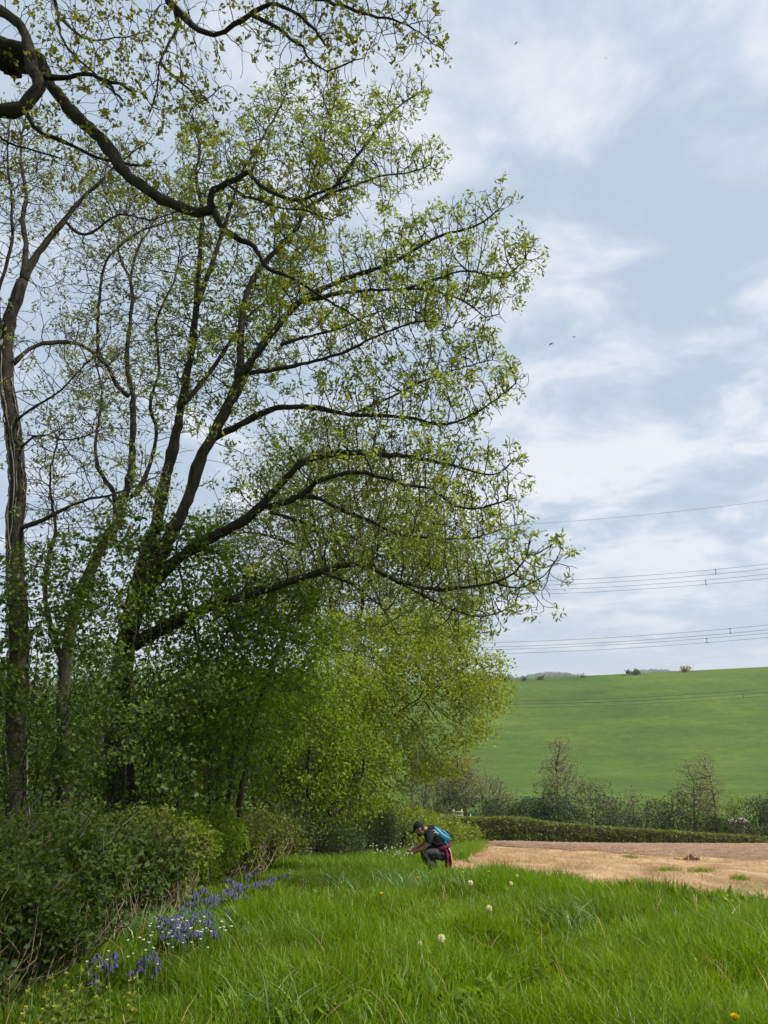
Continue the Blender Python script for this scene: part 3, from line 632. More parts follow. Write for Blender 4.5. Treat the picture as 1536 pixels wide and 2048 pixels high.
# --- bushy trees: blobs of attractors
def bushy(name, label, cat, foot, stems, blobs, n_attr, leaf_m, per, L0, L1, W, spread, step=.16, di=2.2, dk=.22, tip=.004, r0=.07, bark=None, group=None, trop=(0, 0, .05), leafy=.9, back=2, twig_m=None, shell=.6, jit=.22, maxn=9000, iters=60, droop=.35):
    foot = np.array([foot[0], foot[1], float(H(foot[0], foot[1])) - .02]); o = thing(name, label, cat, foot, group); B = np.array(blobs, float); S = []
    for s in range(stems):
        b = B[s % len(B)]; e = b[:3] + rng.uniform(-.35, .35, 3) * b[3:]; a_ = foot + np.array([rng.normal(0, .12 + .02 * stems), rng.normal(0, .12 + .02 * stems), 0])
        if stems == 1: a_ = foot.copy()
        md = a_ * .45 + e * .55; md[:2] = a_[:2] * .7 + e[:2] * .3; md += rng.normal(0, .12, 3); L_ = np.linalg.norm(e - a_)
        q = smooth_line(np.array([[*a_, r0], [*md, r0 * .65], [*e, r0 * .25]]), max(.12, L_ / 26)); q[1:-1, :3] += rng.normal(0, .008 * L_, (len(q) - 2, 3)) * .6
        v, f = tube(q[:, :3], q[:, 3], 7, .04); obj('trunk' if stems == 1 else 'stem', v, f, bark or M_bark_ash, o, rnd=np.full(len(v), .5), smooth=True); S.append(q[len(q) // 4:, :3])
    grow(o, np.concatenate(S), in_blobs(blobs, n_attr, shell), di, dk, step, iters, tip, twig_m or M_twig, leaf_m, per, L0, L1, W, spread, trop, leafy, back, 3, jit, maxn, droop)
    return o
# right-hand trees further along the hedge
fy = 21.5; ft = at(640, 1650, fy + 1.2)
bushy('field_maple_tree', 'low rounded yellow-green tree hanging above the crouching person', 'tree', ft, 5,
      [pb(700, 1420, fy, 150, 150, 2.2), pb(840, 1400, fy - .3, 160, 130, 2.0), pb(920, 1320, fy, 85, 75, 1.5), pb(640, 1560, fy, 110, 80, 1.8), pb(780, 1290, fy + .5, 150, 80, 2), pb(945, 1410, fy - .2, 65, 55, 1.1), pb(850, 1500, fy, 100, 55, 1.4), pb(760, 1580, fy, 70, 60, 1.3), pb(690, 1610, fy, 90, 50, 1.3)], 9000, M_leaf_yellow, 14, .05, .1, .62, .12, .14, 2.4, .16, .005, .055, maxn=16000, back=1)
fy = 27; ft = at(690, 1650, fy)
bushy('oak_tree', 'hazy yellow-green tree rising behind the right side of the large ash', 'tree', ft, 4,
      [pb(620, 960, fy, 130, 120, 3.0), pb(770, 1040, fy, 160, 140, 3.0), pb(890, 1160, fy - .5, 100, 95, 2.4), pb(560, 1120, fy, 150, 150, 3), pb(720, 1200, fy, 190, 110, 3), pb(880, 1240, fy, 100, 80, 2.4)], 9000, M_leaf_oakfar, 12, .07, .13, .6, .2, .2, 3.6, .22, .008, .14, M_bark_oak, maxn=14000, leafy=.8, back=1)
fy = 18.0; ft = at(610, 1660, fy)
bushy('hawthorn_tree', 'dense leaf-green hawthorn behind the grey-green gorse', 'tree', ft, 5,
      [pb(620, 1500, fy, 120, 110, 1.5), pb(710, 1540, fy, 85, 75, 1.1), pb(540, 1440, fy, 110, 110, 1.5), pb(640, 1380, fy, 110, 90, 1.3), pb(740, 1600, fy + .6, 60, 45, .8), pb(650, 1600, fy, 90, 50, 1)], 6500, M_leaf_bright, 13, .05, .09, .62, .11, .13, 2., .15, .004, .07, maxn=12000, back=1)
fy = 14.2; ft = at(450, 1650, fy)
bushy('sycamore_tree', 'mid-green broad-leaved sapling spreading in front of the ash limbs', 'tree', ft, 4,
      [pb(430, 1240, fy - .9, 170, 110, 1.4), pb(560, 1230, fy - .4, 110, 85, 1.2), pb(500, 1370, fy - .5, 140, 100, 1.4), pb(380, 1110, fy - .6, 110, 70, 1.1), pb(460, 1480, fy - .5, 120, 90, 1.1)], 6500, M_leaf_maple, 10, .045, .09, .75, .085, .11, 1.9, .125, .004, .06, maxn=13000, back=1)
fy = 12.2; ft = at(290, 1660, fy)
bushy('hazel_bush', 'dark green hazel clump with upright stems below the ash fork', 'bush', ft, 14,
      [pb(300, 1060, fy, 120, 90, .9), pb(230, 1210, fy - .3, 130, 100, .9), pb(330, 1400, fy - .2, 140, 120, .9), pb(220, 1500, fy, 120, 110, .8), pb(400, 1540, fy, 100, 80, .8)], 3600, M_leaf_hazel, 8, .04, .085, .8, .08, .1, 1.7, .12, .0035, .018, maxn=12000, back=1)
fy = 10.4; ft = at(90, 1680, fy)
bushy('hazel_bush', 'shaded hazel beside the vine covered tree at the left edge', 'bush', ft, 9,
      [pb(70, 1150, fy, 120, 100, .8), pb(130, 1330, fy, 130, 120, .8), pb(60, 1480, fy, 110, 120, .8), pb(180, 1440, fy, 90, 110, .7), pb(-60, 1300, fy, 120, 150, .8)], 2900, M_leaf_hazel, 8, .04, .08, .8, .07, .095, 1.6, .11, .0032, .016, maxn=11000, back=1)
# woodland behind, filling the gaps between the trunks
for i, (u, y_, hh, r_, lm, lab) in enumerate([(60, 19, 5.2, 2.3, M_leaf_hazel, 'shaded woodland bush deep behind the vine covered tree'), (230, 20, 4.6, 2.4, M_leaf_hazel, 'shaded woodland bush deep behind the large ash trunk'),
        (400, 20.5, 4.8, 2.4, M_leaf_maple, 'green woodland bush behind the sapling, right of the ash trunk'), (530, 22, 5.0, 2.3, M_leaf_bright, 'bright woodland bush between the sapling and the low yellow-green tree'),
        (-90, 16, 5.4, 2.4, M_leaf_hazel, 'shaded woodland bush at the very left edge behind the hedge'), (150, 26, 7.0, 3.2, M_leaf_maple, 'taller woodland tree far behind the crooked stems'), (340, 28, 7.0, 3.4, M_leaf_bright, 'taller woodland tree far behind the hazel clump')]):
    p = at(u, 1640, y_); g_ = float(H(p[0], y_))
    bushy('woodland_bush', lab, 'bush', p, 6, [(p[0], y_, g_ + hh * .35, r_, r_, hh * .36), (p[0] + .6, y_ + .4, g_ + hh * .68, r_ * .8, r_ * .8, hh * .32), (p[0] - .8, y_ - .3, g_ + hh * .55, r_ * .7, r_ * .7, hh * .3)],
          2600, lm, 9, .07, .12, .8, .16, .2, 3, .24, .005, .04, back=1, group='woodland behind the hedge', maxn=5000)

# --- hedge plants along the foot of the wood
def hedge_plant(name, label, cat, y0, y1, h0, h1, dpt, leaf_m, n_leaf, L0, L1, W, n_twig, twig_m, twig_r=.005, base_clear=.0, group='plants of the field hedge', lean=.25, cl=9, spread=.055, bump=.18):
    """a length of hedge between forward distances y0 and y1; face on hedge_x, depth dpt behind it"""
    ym = (y0 + y1) / 2; foot = (hedge_x(ym) - dpt / 2, ym, float(H(hedge_x(ym) - dpt / 2, ym))); o = thing(name, label, cat, foot, group)
    def pts(n, face=.55):
        y = y0 + (y1 - y0) * rng.random(n); t = rng.random(n); s = rng.random(n) ** (1 + 1.6 * face); hh = h0 + (h1 - h0) * (y - y0) / (y1 - y0)
        hh = hh * (.84 + bump * 2 * (vnoise(y, y * 0 + 3, .7, int(y0 * 7)) - .3) + .22 * (vnoise(y, s * 2, .18, int(y0 * 5)) - .4)); belly = .12 * np.sin(np.clip(t, 0, 1) * 2.6) + .5 * (vnoise(y * 1., t * hh, .5, int(y0 * 11)) - .55) + .22 * (vnoise(y * 1., t * hh, .17, int(y0 * 13)) - .5)
        taper = np.clip(.5 - t, 0, 1); x = hedge_x(y) - s * dpt + belly - .10 * taper; top = np.sqrt(np.clip(1 - (2 * s - 1) ** 2 * .5, 0, 1))
        return np.stack([x, y, H(x, y) + base_clear + t ** .8 * hh * top], 1)
    if n_twig:
        q = pts(n_twig, .3); a_ = Acc(); tpos = []
        for e in q:
            b = np.array([e[0] - rng.uniform(0, .25), e[1] + rng.normal(0, lean), 0.]); b[2] = float(H(b[0], b[1])) - .02 + rng.random() ** 2 * max(0, e[2] - H(b[0], b[1])) * .6
            m_ = (b + e) / 2 + rng.normal(0, .09, 3); ln = smooth_line(np.array([b, m_, e + rng.normal(0, .03, 3)]), .14); a_.add(*tube(ln, np.linspace(twig_r * 1.7, twig_r * .6, len(ln)), 3, 0, False)); tpos.append(ln[-1])
        a_.build('twigs', twig_m, o)['kind'] = 'stuff'
    c = pts(n_leaf // cl); c = c[vnoise(c[:, 1], c[:, 2], .28, int(y0 * 17)) > .24]
    ns_ = int((y1 - y0) * 16); sh = Acc(); sp = pts(ns_, .9); dd = unit(rdir(ns_) * .55 + np.array([.35, -.2, .75])); ll = .12 + .3 * rng.random(ns_); lp = []
    for q, d_, l_ in zip(sp, dd, ll):
        ln = np.array([q, q + d_ * l_ * .55 + rng.normal(0, .015, 3), q + d_ * l_ + rng.normal(0, .03, 3)]); sh.add(*tube(ln, np.array([1.2, .9, .5]) * twig_r, 3, 0, False)); lp += [ln[0] * (1 - t) + ln[2] * t for t in (.35, .6, .8, 1)]
    sh.build('shoots', twig_m, o)['kind'] = 'stuff'; lp = np.repeat(np.array(lp), 2, 0); l = L0 + (L1 - L0) * rng.random(len(lp)); v, f, rn = leaves(lp, rdir(len(lp)) + np.array([.2, -.2, .4]), l, l * W); obj('shoot_leaves', v, f, leaf_m, o, rnd=rn)['kind'] = 'stuff'
    P = np.repeat(c, cl, 0) + rng.normal(0, spread, (len(c) * cl, 3)); P[:, 2] = np.maximum(P[:, 2], H(P[:, 0], P[:, 1]) + .01)
    l = L0 * .8 + (L1 * 1.3 - L0 * .8) * rng.random(len(P)) ** 1.7; v, f, rn = leaves(P, rdir(len(P), .7) + np.array([.35, -.25, .1]), l, l * W)
    rn = np.clip(.55 * rn + .5 * np.repeat(np.repeat(rng.random(len(c)), cl), 4), 0, 1); obj('foliage', v, f, leaf_m, o, rnd=rn)['kind'] = 'stuff'; return o
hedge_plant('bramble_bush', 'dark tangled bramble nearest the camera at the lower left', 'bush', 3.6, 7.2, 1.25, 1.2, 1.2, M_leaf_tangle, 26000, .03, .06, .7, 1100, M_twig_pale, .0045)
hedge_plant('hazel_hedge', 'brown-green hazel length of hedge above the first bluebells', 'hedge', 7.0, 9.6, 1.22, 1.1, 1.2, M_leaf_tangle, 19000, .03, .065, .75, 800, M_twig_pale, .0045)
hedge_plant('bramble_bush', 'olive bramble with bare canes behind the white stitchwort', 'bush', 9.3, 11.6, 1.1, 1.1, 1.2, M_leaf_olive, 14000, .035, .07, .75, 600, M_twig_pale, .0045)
hedge_plant('hawthorn_hedge', 'bright green hawthorn length of hedge behind the bluebells', 'hedge', 11.3, 14.2, 1.15, 1.15, 1.2, M_leaf_bright, 17000, .035, .065, .7, 200, M_twig, .004)
hedge_plant('twiggy_bush', 'brown bare-twigged bush between the green hawthorn and grey gorse', 'bush', 14.0, 16.6, 1.2, 1.15, 1.1, M_leaf_olive, 6500, .04, .075, .7, 900, M_twig_pale, .006)
hedge_plant('gorse_bush', 'grey-green fine-leaved gorse bush left of the person', 'bush', 16.5, 24.5, 1.3, 1.5, 1.2, M_leaf_gorse, 34000, .04, .08, .25, 800, M_twig, .004, spread=.09)
hedge_plant('bramble_bush', 'sunlit yellow-green bramble behind the man in the cap', 'bush', 24, 33, 1.4, 1.2, 1.4, M_leaf_bramble, 15000, .07, .12, .75, 300, M_twig_pale, .006, spread=.12)
hedge_plant('bramble_bush', 'low pale bramble patch running to the far hedge corner', 'bush', 33, 45, .95, .8, 1.6, M_leaf_bramble, 9000, .09, .15, .75, 150, M_twig_pale, .007, spread=.16)

# ------------------------------------------------------------------ far hedge, scrub, crest bushes
def far_hedge():
    xs = np.arange(3.2, 62, .5); foot = (20., float(y_hedge(20.)) + .5, float(H(20., y_hedge(20.) + .5)))
    o = thing('clipped_hedge', 'long clipped hedge along the far edge of the ploughed field', 'hedge', foot)
    n = 40000; x = 3.2 + 58 * rng.random(n) ** 1.35; s = rng.random(n); hh = np.interp(x, [4, 12, 26, 60], [1.3, 1.12, .9, .85]) + .22 * (vnoise(x, x * 0, 2.3, 8) - .5) + .1 * (vnoise(x, x * 0, .6, 18) - .5)
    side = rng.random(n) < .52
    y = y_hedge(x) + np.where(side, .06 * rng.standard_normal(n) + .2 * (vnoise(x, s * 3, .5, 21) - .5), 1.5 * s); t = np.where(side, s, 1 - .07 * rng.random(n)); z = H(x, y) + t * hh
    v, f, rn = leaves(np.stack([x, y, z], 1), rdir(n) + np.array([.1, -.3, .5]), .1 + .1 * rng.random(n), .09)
    rn = np.repeat(np.clip(np.where(side, .35 * rng.random(n), .55 + .45 * rng.random(n)) + .3 * (vnoise(x, y, 1.5, 33) - .5), 0, 1), 4); obj('foliage', v, f, M_hedge_top, o, rnd=rn)['kind'] = 'stuff'  # sunlit look put into the colour: top leaves lighter green, side leaves browner
    a = Acc()
    for i in range(1500):
        x = 3.2 + 40 * rng.random() ** 1.3; y = float(y_hedge(x)) + .12 * rng.standard_normal() + .1; z = float(H(x, y)); e = np.array([x + rng.normal(0, .15), y + rng.normal(0, .1), z + (1.2 + .3 * rng.random()) * float(np.interp(x, [4, 12, 26], [.85, .72, .56]))])
        a.add(*tube(np.array([[x, y, z], (np.array([x, y, z]) + e) / 2 + rng.normal(0, .05, 3), e]), .012, 3, 0, False))
    a.build('twigs', M_twig_far, o)['kind'] = 'stuff'
    # woody core, so that the far side does not show through
    A = Acc(); ring = []
    for x in xs:
        y = float(y_hedge(x)); z = float(H(x, y)); hc_ = float(np.interp(x, [4, 12, 26, 60], [1.02, .84, .62, .58])); ring += [[x, y + .22, z], [x, y + .22, z + hc_], [x, y + 1.3, z + hc_], [x, y + 1.3, z - .2]]
    m = len(xs); i = np.arange(m - 1)[:, None] * 4; j = np.arange(3)[None]; q = np.stack([i + j, i + j + 1, i + 4 + j + 1, i + 4 + j], -1).reshape(-1, 4)
    A.add(ring, [q]); A.build('core', flat_mat('hedge_core', (.06, .058, .03), (.12, .105, .06), .95, 3), o)
far_hedge()
G = 'trees and scrub in the valley bottom'
def far_tree(name, label, u, vt, vb, ru, y_, lm, per, leafy=.8, stems=1, twig=None, n=1100, r0=.11, shape='tree', tip=.012, leaf=.16, cat=None):
    pt, pbm = at(u, vt, y_), at(u, vb, y_); g_ = float(H(pt[0], y_)); hh = (pt[2] - g_) * (1.06 if shape == 'tree' else 1.16); s = depth(pt) / F; r_ = ru * s * 1.12
    if shape == 'tree': bl = [(pt[0], y_, g_ + hh * .72, r_ * .75, r_ * .75, hh * .28), (pt[0] - .3 * r_, y_, g_ + hh * .5, r_ * .8, r_ * .8, hh * .22), (pt[0] + .35 * r_, y_ + .3, g_ + hh * .55, r_ * .7, r_ * .7, hh * .22)]
    else: bl = [(pt[0], y_, g_ + hh * .55, r_ * .7, r_ * .8, hh * .44), (pt[0] - .5 * r_, y_ - .4, g_ + hh * .38, r_ * .6, r_ * .7, hh * .36), (pt[0] + .5 * r_, y_, g_ + hh * .42, r_ * .6, r_ * .7, hh * .38)]
    return bushy(name, label, cat or ('tree' if shape == 'tree' else 'shrub'), pt, stems, bl, n, lm, per, leaf * .7, leaf * 1.2, .7, .2, .24, 6, .22, tip, r0, M_twig_far, G, (0, 0, .12), leafy, 1, twig or M_twig_far, .35, maxn=4500, iters=60)
FT = [  # name, label, u, v top, v base, half width px, distance, leaves, per, leafy, stems, shape
    ('slender_tree', 'slim bare grey tree left of the stile, nearest the thicket', 822, 1490, 1640, 26, 78, M_leaf_far, 1, .5, 2, 'tree'),
    ('slender_tree', 'slim pole-straight tree in the middle of the group left of the stile', 848, 1480, 1640, 26, 80, M_leaf_far, 1, .5, 2, 'tree'),
    ('slender_tree', 'slim tree with faint yellow leaf just left of the stile', 872, 1505, 1640, 26, 79, M_leaf_farpale, 1, .5, 2, 'tree'),
    ('leafing_tree', 'yellow-leaved tree top rising behind the ivy covered stump tree', 925, 1515, 1640, 42, 88, M_leaf_farpale, 3, .9, 2, 'tree'),
    ('ivy_covered_tree', 'dark ivy covered tree right beside the stile', 893, 1560, 1645, 18, 74, M_leaf_fardark, 4, .9, 1, 'shrub'),
    ('ivy_covered_tree', 'broad dark brown tree just right of the stile', 930, 1548, 1645, 28, 74, M_leaf_fardark, 2, .8, 2, 'tree'),
    ('bare_shrub', 'tan bare-twigged shrub between the dark tree and the tall bare tree', 968, 1545, 1648, 40, 74, M_leaf_farpale, 1, .4, 6, 'shrub'),
    ('bare_shrub', 'lower tan bare shrub left of the dark evergreen bushes', 1000, 1560, 1650, 26, 75, M_leaf_farpale, 1, .4, 5, 'shrub'),
    ('evergreen_bush', 'dark green bush left of the tall bare tree foot', 1050, 1595, 1652, 36, 72, M_leaf_fardark, 6, 1, 5, 'shrub'),
    ('evergreen_bush', 'dark green bush around the foot of the tall bare tree', 1100, 1588, 1652, 34, 72, M_leaf_fardark, 6, 1, 5, 'shrub'),
    ('bare_tree', 'tall rounded bare tree standing alone against the green hill', 1117, 1490, 1650, 42, 76, M_leaf_farpale, 2, .6, 3, 'tree'),
    ('thorn_bush', 'dark brown thorn bush right of the tall bare tree', 1175, 1572, 1655, 34, 73, M_leaf_far, 2, .7, 4, 'shrub'),
    ('thorn_bush', 'brown thorn bush with a single dark trunk', 1212, 1578, 1658, 26, 72, M_leaf_fardark, 2, .8, 3, 'shrub'),
    ('thorn_bush', 'thin grey thorn tree midway along the scrub', 1260, 1582, 1660, 26, 73, M_leaf_far, 1, .6, 2, 'tree'),
    ('thorn_bush', 'dark arching bush left of the twin slim trees', 1312, 1598, 1662, 36, 71, M_leaf_far, 3, .8, 5, 'shrub'),
    ('thorn_bush', 'brown bush touching the twin slim trees on their left', 1350, 1592, 1665, 28, 71, M_leaf_far, 2, .7, 4, 'shrub'),
    ('slim_tree', 'left one of the twin slim trees with a light crown', 1380, 1528, 1668, 28, 70, M_leaf_farpale, 2, .7, 2, 'tree'),
    ('slim_tree', 'right, taller one of the twin slim trees with a light crown', 1411, 1520, 1668, 26, 70, M_leaf_farpale, 2, .7, 1, 'tree'),
    ('low_shrub', 'low green scrub right of the twin slim trees', 1432, 1630, 1672, 28, 69, M_leaf_far, 5, .9, 4, 'shrub'),
    ('young_tree', 'small yellow-green tree beside the pale shed roof', 1460, 1596, 1676, 20, 68, M_leaf_bright, 3, .9, 1, 'tree'),
    ('low_shrub', 'low green bush in front of the pale shed', 1480, 1650, 1678, 24, 66, M_leaf_far, 6, .9, 4, 'shrub'),
    ('thorn_bush', 'dark bush at the right edge beyond the clipped hedge', 1512, 1602, 1682, 30, 67, M_leaf_fardark, 5, .9, 5, 'shrub'),
    ('thorn_bush', 'leafing bush cut by the right edge of the picture', 1552, 1598, 1682, 28, 67, M_leaf_far, 4, .9, 4, 'shrub'),
    ('low_shrub', 'low green scrub below the two dark thorn bushes', 1240, 1622, 1660, 40, 70, M_leaf_fardark, 5, .9, 5, 'shrub'),
    ('low_shrub', 'low dark scrub behind the hedge corner, left of the tan shrub', 985, 1612, 1648, 36, 71, M_leaf_fardark, 6, .9, 5, 'shrub'),
    ('low_shrub', 'low green scrub under the slim grey trees', 850, 1600, 1645, 45, 72, M_leaf_far, 5, .9, 5, 'shrub'),
    ('low_shrub', 'low scrub between the dark brown thorn bush and evergreen bush', 1145, 1612, 1655, 30, 70, M_leaf_fardark, 5, .9, 4, 'shrub'),
    ('low_shrub', 'low scrub under the twin slim trees', 1390, 1632, 1668, 34, 69, M_leaf_far, 5, .9, 4, 'shrub')]
for nm, lab, u, vt, vb, ru, y_, lm, per, lf, st, shp in FT:
    far_tree(nm, lab, u, vt, vb, ru, y_, lm, per, lf, st, shape=shp, n=2600 if shp == 'tree' else 2200, r0=.13 if shp == 'tree' else .06)
for nm, lab, u, hh, ru, y_, lm in [('crest_bush', 'wide low bush on the skyline of the green hill', 1266, 2.1, 22, 334, M_leaf_far), ('crest_bush', 'pale bare bush on the skyline nearest the right edge', 1376, 2.2, 12, 336, M_leaf_farpale),
        ('crest_bush', 'dark bush on the skyline half behind the low yellow-green tree', 1004, 4.2, 16, 332, M_leaf_fardark), ('crest_bush', 'tiny bush on the skyline left of the distant wood', 1048, 1.2, 9, 333, M_leaf_far),
        ('crest_bush', 'tiny bush on the skyline below the distant wood', 1082, 1.3, 8, 333, M_leaf_far), ('crest_bush', 'smallest bush on the skyline, between the distant wood and the wide low bush', 1166, 1.2, 4, 333, M_leaf_far)]:
    p = at(u, 1360, y_); g_ = float(H(p[0], y_)); r_ = ru * depth(p) / F
    bushy(nm, lab, 'bush', p, 3, [(p[0] - r_ * .4, y_, g_ + hh * .5, r_ * .6, 2, hh * .5), (p[0] + r_ * .4, y_, g_ + hh * .48, r_ * .6, 2, hh * .48)], 300, lm, 8, .4, .7, .8, .3, .6, 12, .6, .03, .1, group='bushes on the hill crest', maxn=900, iters=25)
# far-off woods on the hazy ridge, too far to tell trees apart
n = 5200; x = 150 + 1500 * rng.random(n); y = 2450 + 260 * rng.random(n); k_ = vnoise(x, y, 90, 41) > .42; x, y = x[k_], y[k_]; n = len(x)
hh = 6 + 9 * rng.random(n); P = np.stack([x, y, H(x, y)], 1); a = Acc(); tv = np.concatenate([oct_v * np.array([1, 1, 1.]) + [0, 0, .8]])
V = P[:, None] + tv[None] * (np.stack([hh * .55, hh * .55, hh * .62], 1))[:, None] * rng.uniform(.75, 1.25, (n, 6, 1)); Fc = (np.arange(n)[:, None, None] * 6 + oct_f[None]).reshape(-1, 3)
o = obj('distant_wood', V.reshape(-1, 3), [Fc], flat_mat('distant_wood', (.02, .035, .014), (.05, .07, .03), 1, .05), rnd=np.full(n * 6, .5)); o['kind'] = 'stuff'; o['label'] = 'hazy woods on the distant ridge'

# ------------------------------------------------------------------ small built things in the valley
def box(a, lo, hi):
    lo, hi = np.array(lo, float), np.array(hi, float); c = np.array([[x, y, z] for x in (0, 1) for y in (0, 1) for z in (0, 1)])
    a.add(lo + c * (hi - lo), [np.array([[0, 1, 3, 2], [4, 6, 7, 5], [0, 4, 5, 1], [2, 3, 7, 6], [0, 2, 6, 4], [1, 5, 7, 3]])]); return a
M_wood = flat_mat('weathered_wood', (.20, .18, .13), (.36, .33, .25), .8, 8)
p = at(914, 1632, 68); g_ = float(H(p[0], p[1])); b = np.array([p[0], p[1], g_])
stile = thing('stile', 'small pale wooden stile between the dark trees beyond the hedge', 'stile', b)
for dx, tilt in ((-.38, .1), (.42, -.02)):
    a = Acc(); q = np.array([[b[0] + dx, b[1], g_ - .1], [b[0] + dx + tilt, b[1], p[2] + .55]]); a.add(*tube(q, .065, 6)); a.build('post', M_wood, stile)
for hz in (.05, .32, -.25, -.55): box(Acc(), (b[0] - .5, b[1] - .09, p[2] + hz - .05), (b[0] + .55, b[1] - .06, p[2] + hz + .05)).build('rail', M_wood, stile)
box(Acc(), (b[0] - .3, b[1] - .4, g_ + .35), (b[0] + .3, b[1] + .35, g_ + .41)).build('step', M_wood, stile)
for dx in (-.2, .2): box(Acc(), (b[0] + dx - .05, b[1] - .05, g_ - .05), (b[0] + dx + .05, b[1] + .05, g_ + .35)).build('step_leg', M_wood, stile)
p = at(941, 1650, 66); g_ = float(H(p[0], p[1])); pt = at(941, 1629, 66)
a = Acc(); a.add(*tube(np.array([[p[0], p[1], g_ - .1], [p[0] + .02, p[1], pt[2] - .05], [p[0] + .02, p[1], pt[2]]]), np.array([.07, .065, .03]), 7))
tag(a.build('marker_post', flat_mat('post_white', (.34, .34, .30), (.5, .48, .42), .8), None, (p[0], p[1], g_)), 'short whitish post right of the stile by the hedge corner', 'post')
# shed whose pale roof shows above the shrubs
p = at(1471, 1642, 72); g_ = float(H(p[0], p[1])); rz = p[2]; b = np.array([p[0], p[1], g_])
shed = thing('field_shed', 'low field shed with a pale sheet roof among the shrubs at right', 'shed', b)
M_shed = flat_mat('shed_boards', (.10, .085, .065), (.19, .165, .13), .9, 3); M_roof = flat_mat('shed_roof', (.34, .30, .26), (.46, .42, .37), .6, 2)
for nm, lo, hi in (('wall', (-.85, -.6, -.1), (.85, -.52, rz - g_ - .08)), ('wall', (-.85, .52, -.1), (.85, .6, rz - g_ - .08)), ('wall', (-.85, -.518, -.1), (-.77, .518, rz - g_ - .08)), ('wall', (.77, -.518, -.1), (.85, .518, rz - g_ - .08))):
    box(Acc(), b + np.array(lo), b + np.array(hi)).build(nm, M_shed, shed)
a = Acc(); nx = 40; X = np.linspace(-.95, .95, nx); 
for sgn in (-1, 1):
    prof = .015 * np.sin(np.arange(nx) * math.pi / 2); r1 = np.stack([b[0] + X, np.full(nx, b[1] + sgn * .75), rz - .08 + prof], 1); r2 = np.stack([b[0] + X * .86, np.full(nx, b[1]), rz + .24 + prof], 1); j = np.arange(nx - 1)
    a.add(np.vstack([r1, r2]), [np.stack([j, j + 1, j + nx + 1, j + nx], 1)])
ro = a.build('roof', M_roof, shed); sm_ = ro.modifiers.new('thick', 'SOLIDIFY'); sm_.thickness = .02

# ------------------------------------------------------------------ power lines
M_wire = flat_mat('cable', (.05, .052, .055), (.08, .08, .085), .5)
WG = 'overhead power cables crossing the valley'
def cable(label, pa, pb_, ya, yb, gap, spacers, name='power_cable'):
    """pa / pb_: photo pixels at the two ends of the visible run; a twin bundle hangs gap metres apart"""
    A_, B_ = at(*pa, ya), at(*pb_, yb); d = B_ - A_; t = np.linspace(-.9, 2.0, 70); sag = (t - .15) * (t - 1.0) * 1.3
    line = A_[None] + t[:, None] * d[None]; line[:, 2] += sag
    o = thing(name, label, 'cable', line[35], WG)
    for k in range(2 if gap else 1):
        off = np.array([0, 0, -gap * k]); v, f = tube(line + off, .024 if gap else .018, 5); obj('wire', v, f, M_wire, o, rnd=np.full(len(v), .5))
    for u in spacers:
        j = np.array([768 + F * q[0] / depth(q) for q in line]); i = int(np.argmin(np.abs(j - u))); c = line[i]; a = Acc(); a.add(*tube(np.array([c + [0, 0, .07], c - [0, 0, gap + .07]]), .04, 6)); 
        for z in (0, gap): a.add(*tube(np.array([c - [.12, 0, z], c + [.12, 0, -z]]), .05, 6))
        a.build('spacer', M_wire, o)
cable('single thin earth wire, the topmost line in the sky', (1040, 1052), (1536, 1001), 103, 98, 0, [], 'earth_wire')
cable('upper line of the highest cable pair in the sky', (1070, 1165), (1536, 1128), 103, 98, .62, [1438])
cable('lower line of the highest cable pair in the sky', (1070, 1183), (1536, 1148), 111, 106, .62, [1402])
cable('upper line of the middle cable pair in the sky', (990, 1288), (1536, 1250), 103, 98, .6, [1460])
cable('lower line of the middle cable pair, just above the hill crest sky', (990, 1302), (1536, 1266), 111, 106, .6, [1420])
cable('upper cable crossing in front of the green hill', (1015, 1405), (1536, 1377), 103, 98, .42, [])
cable('lower cable crossing in front of the green hill', (1015, 1411), (1536, 1384), 111, 106, .5, [1481])

# ------------------------------------------------------------------ the crouching person
def skin(nodes, edges, sub=2, root=0):
    """nodes: (x, y, z, rx[, ry]); returns an evaluated skin surface"""
    me = bpy.data.meshes.new('tmp'); me.from_pydata([tuple(n[:3]) for n in nodes], edges, []); o = bpy.data.objects.new('tmp', me); C.objects.link(o)
    o.modifiers.new('skin', 'SKIN').use_smooth_shade = True
    for i, n in enumerate(nodes):
        sv = me.skin_vertices[0].data[i]; sv.radius = (n[3], n[4] if len(n) > 4 else n[3]); sv.use_root = i == root
    m = o.modifiers.new('sub', 'SUBSURF'); m.levels = sub; m.render_levels = sub
    dg = bpy.context.evaluated_depsgraph_get(); dg.update(); r = grab(o.evaluated_get(dg)); bpy.data.objects.remove(o); return r
def grab(ev):
    me = ev.to_mesh(); me.calc_loop_triangles(); v = np.zeros(len(me.vertices) * 3); me.vertices.foreach_get('co', v); f = np.zeros(len(me.loop_triangles) * 3, np.int32); me.loop_triangles.foreach_get('vertices', f)
    ev.to_mesh_clear(); return v.reshape(-1, 3), [f.reshape(-1, 3)]
def remesh(a, vox):
    v, f = a.out(); o = bpy.data.objects.new('tmp', mesh_np('tmp', v, f)); C.objects.link(o); m = o.modifiers.new('r', 'REMESH'); m.mode = 'VOXEL'; m.voxel_size = vox
    s = o.modifiers.new('s', 'SMOOTH'); s.factor = .5; s.iterations = 2; dg = bpy.context.evaluated_depsgraph_get(); dg.update(); r = grab(o.evaluated_get(dg)); bpy.data.objects.remove(o); return r
PY = 15.0
def J(u, v, dy=0., r=.05, r2=None):
    p = at(u, v, PY); return (p[0], PY + dy, p[2], r) if r2 is None else (p[0], PY + dy, p[2], r, r2)
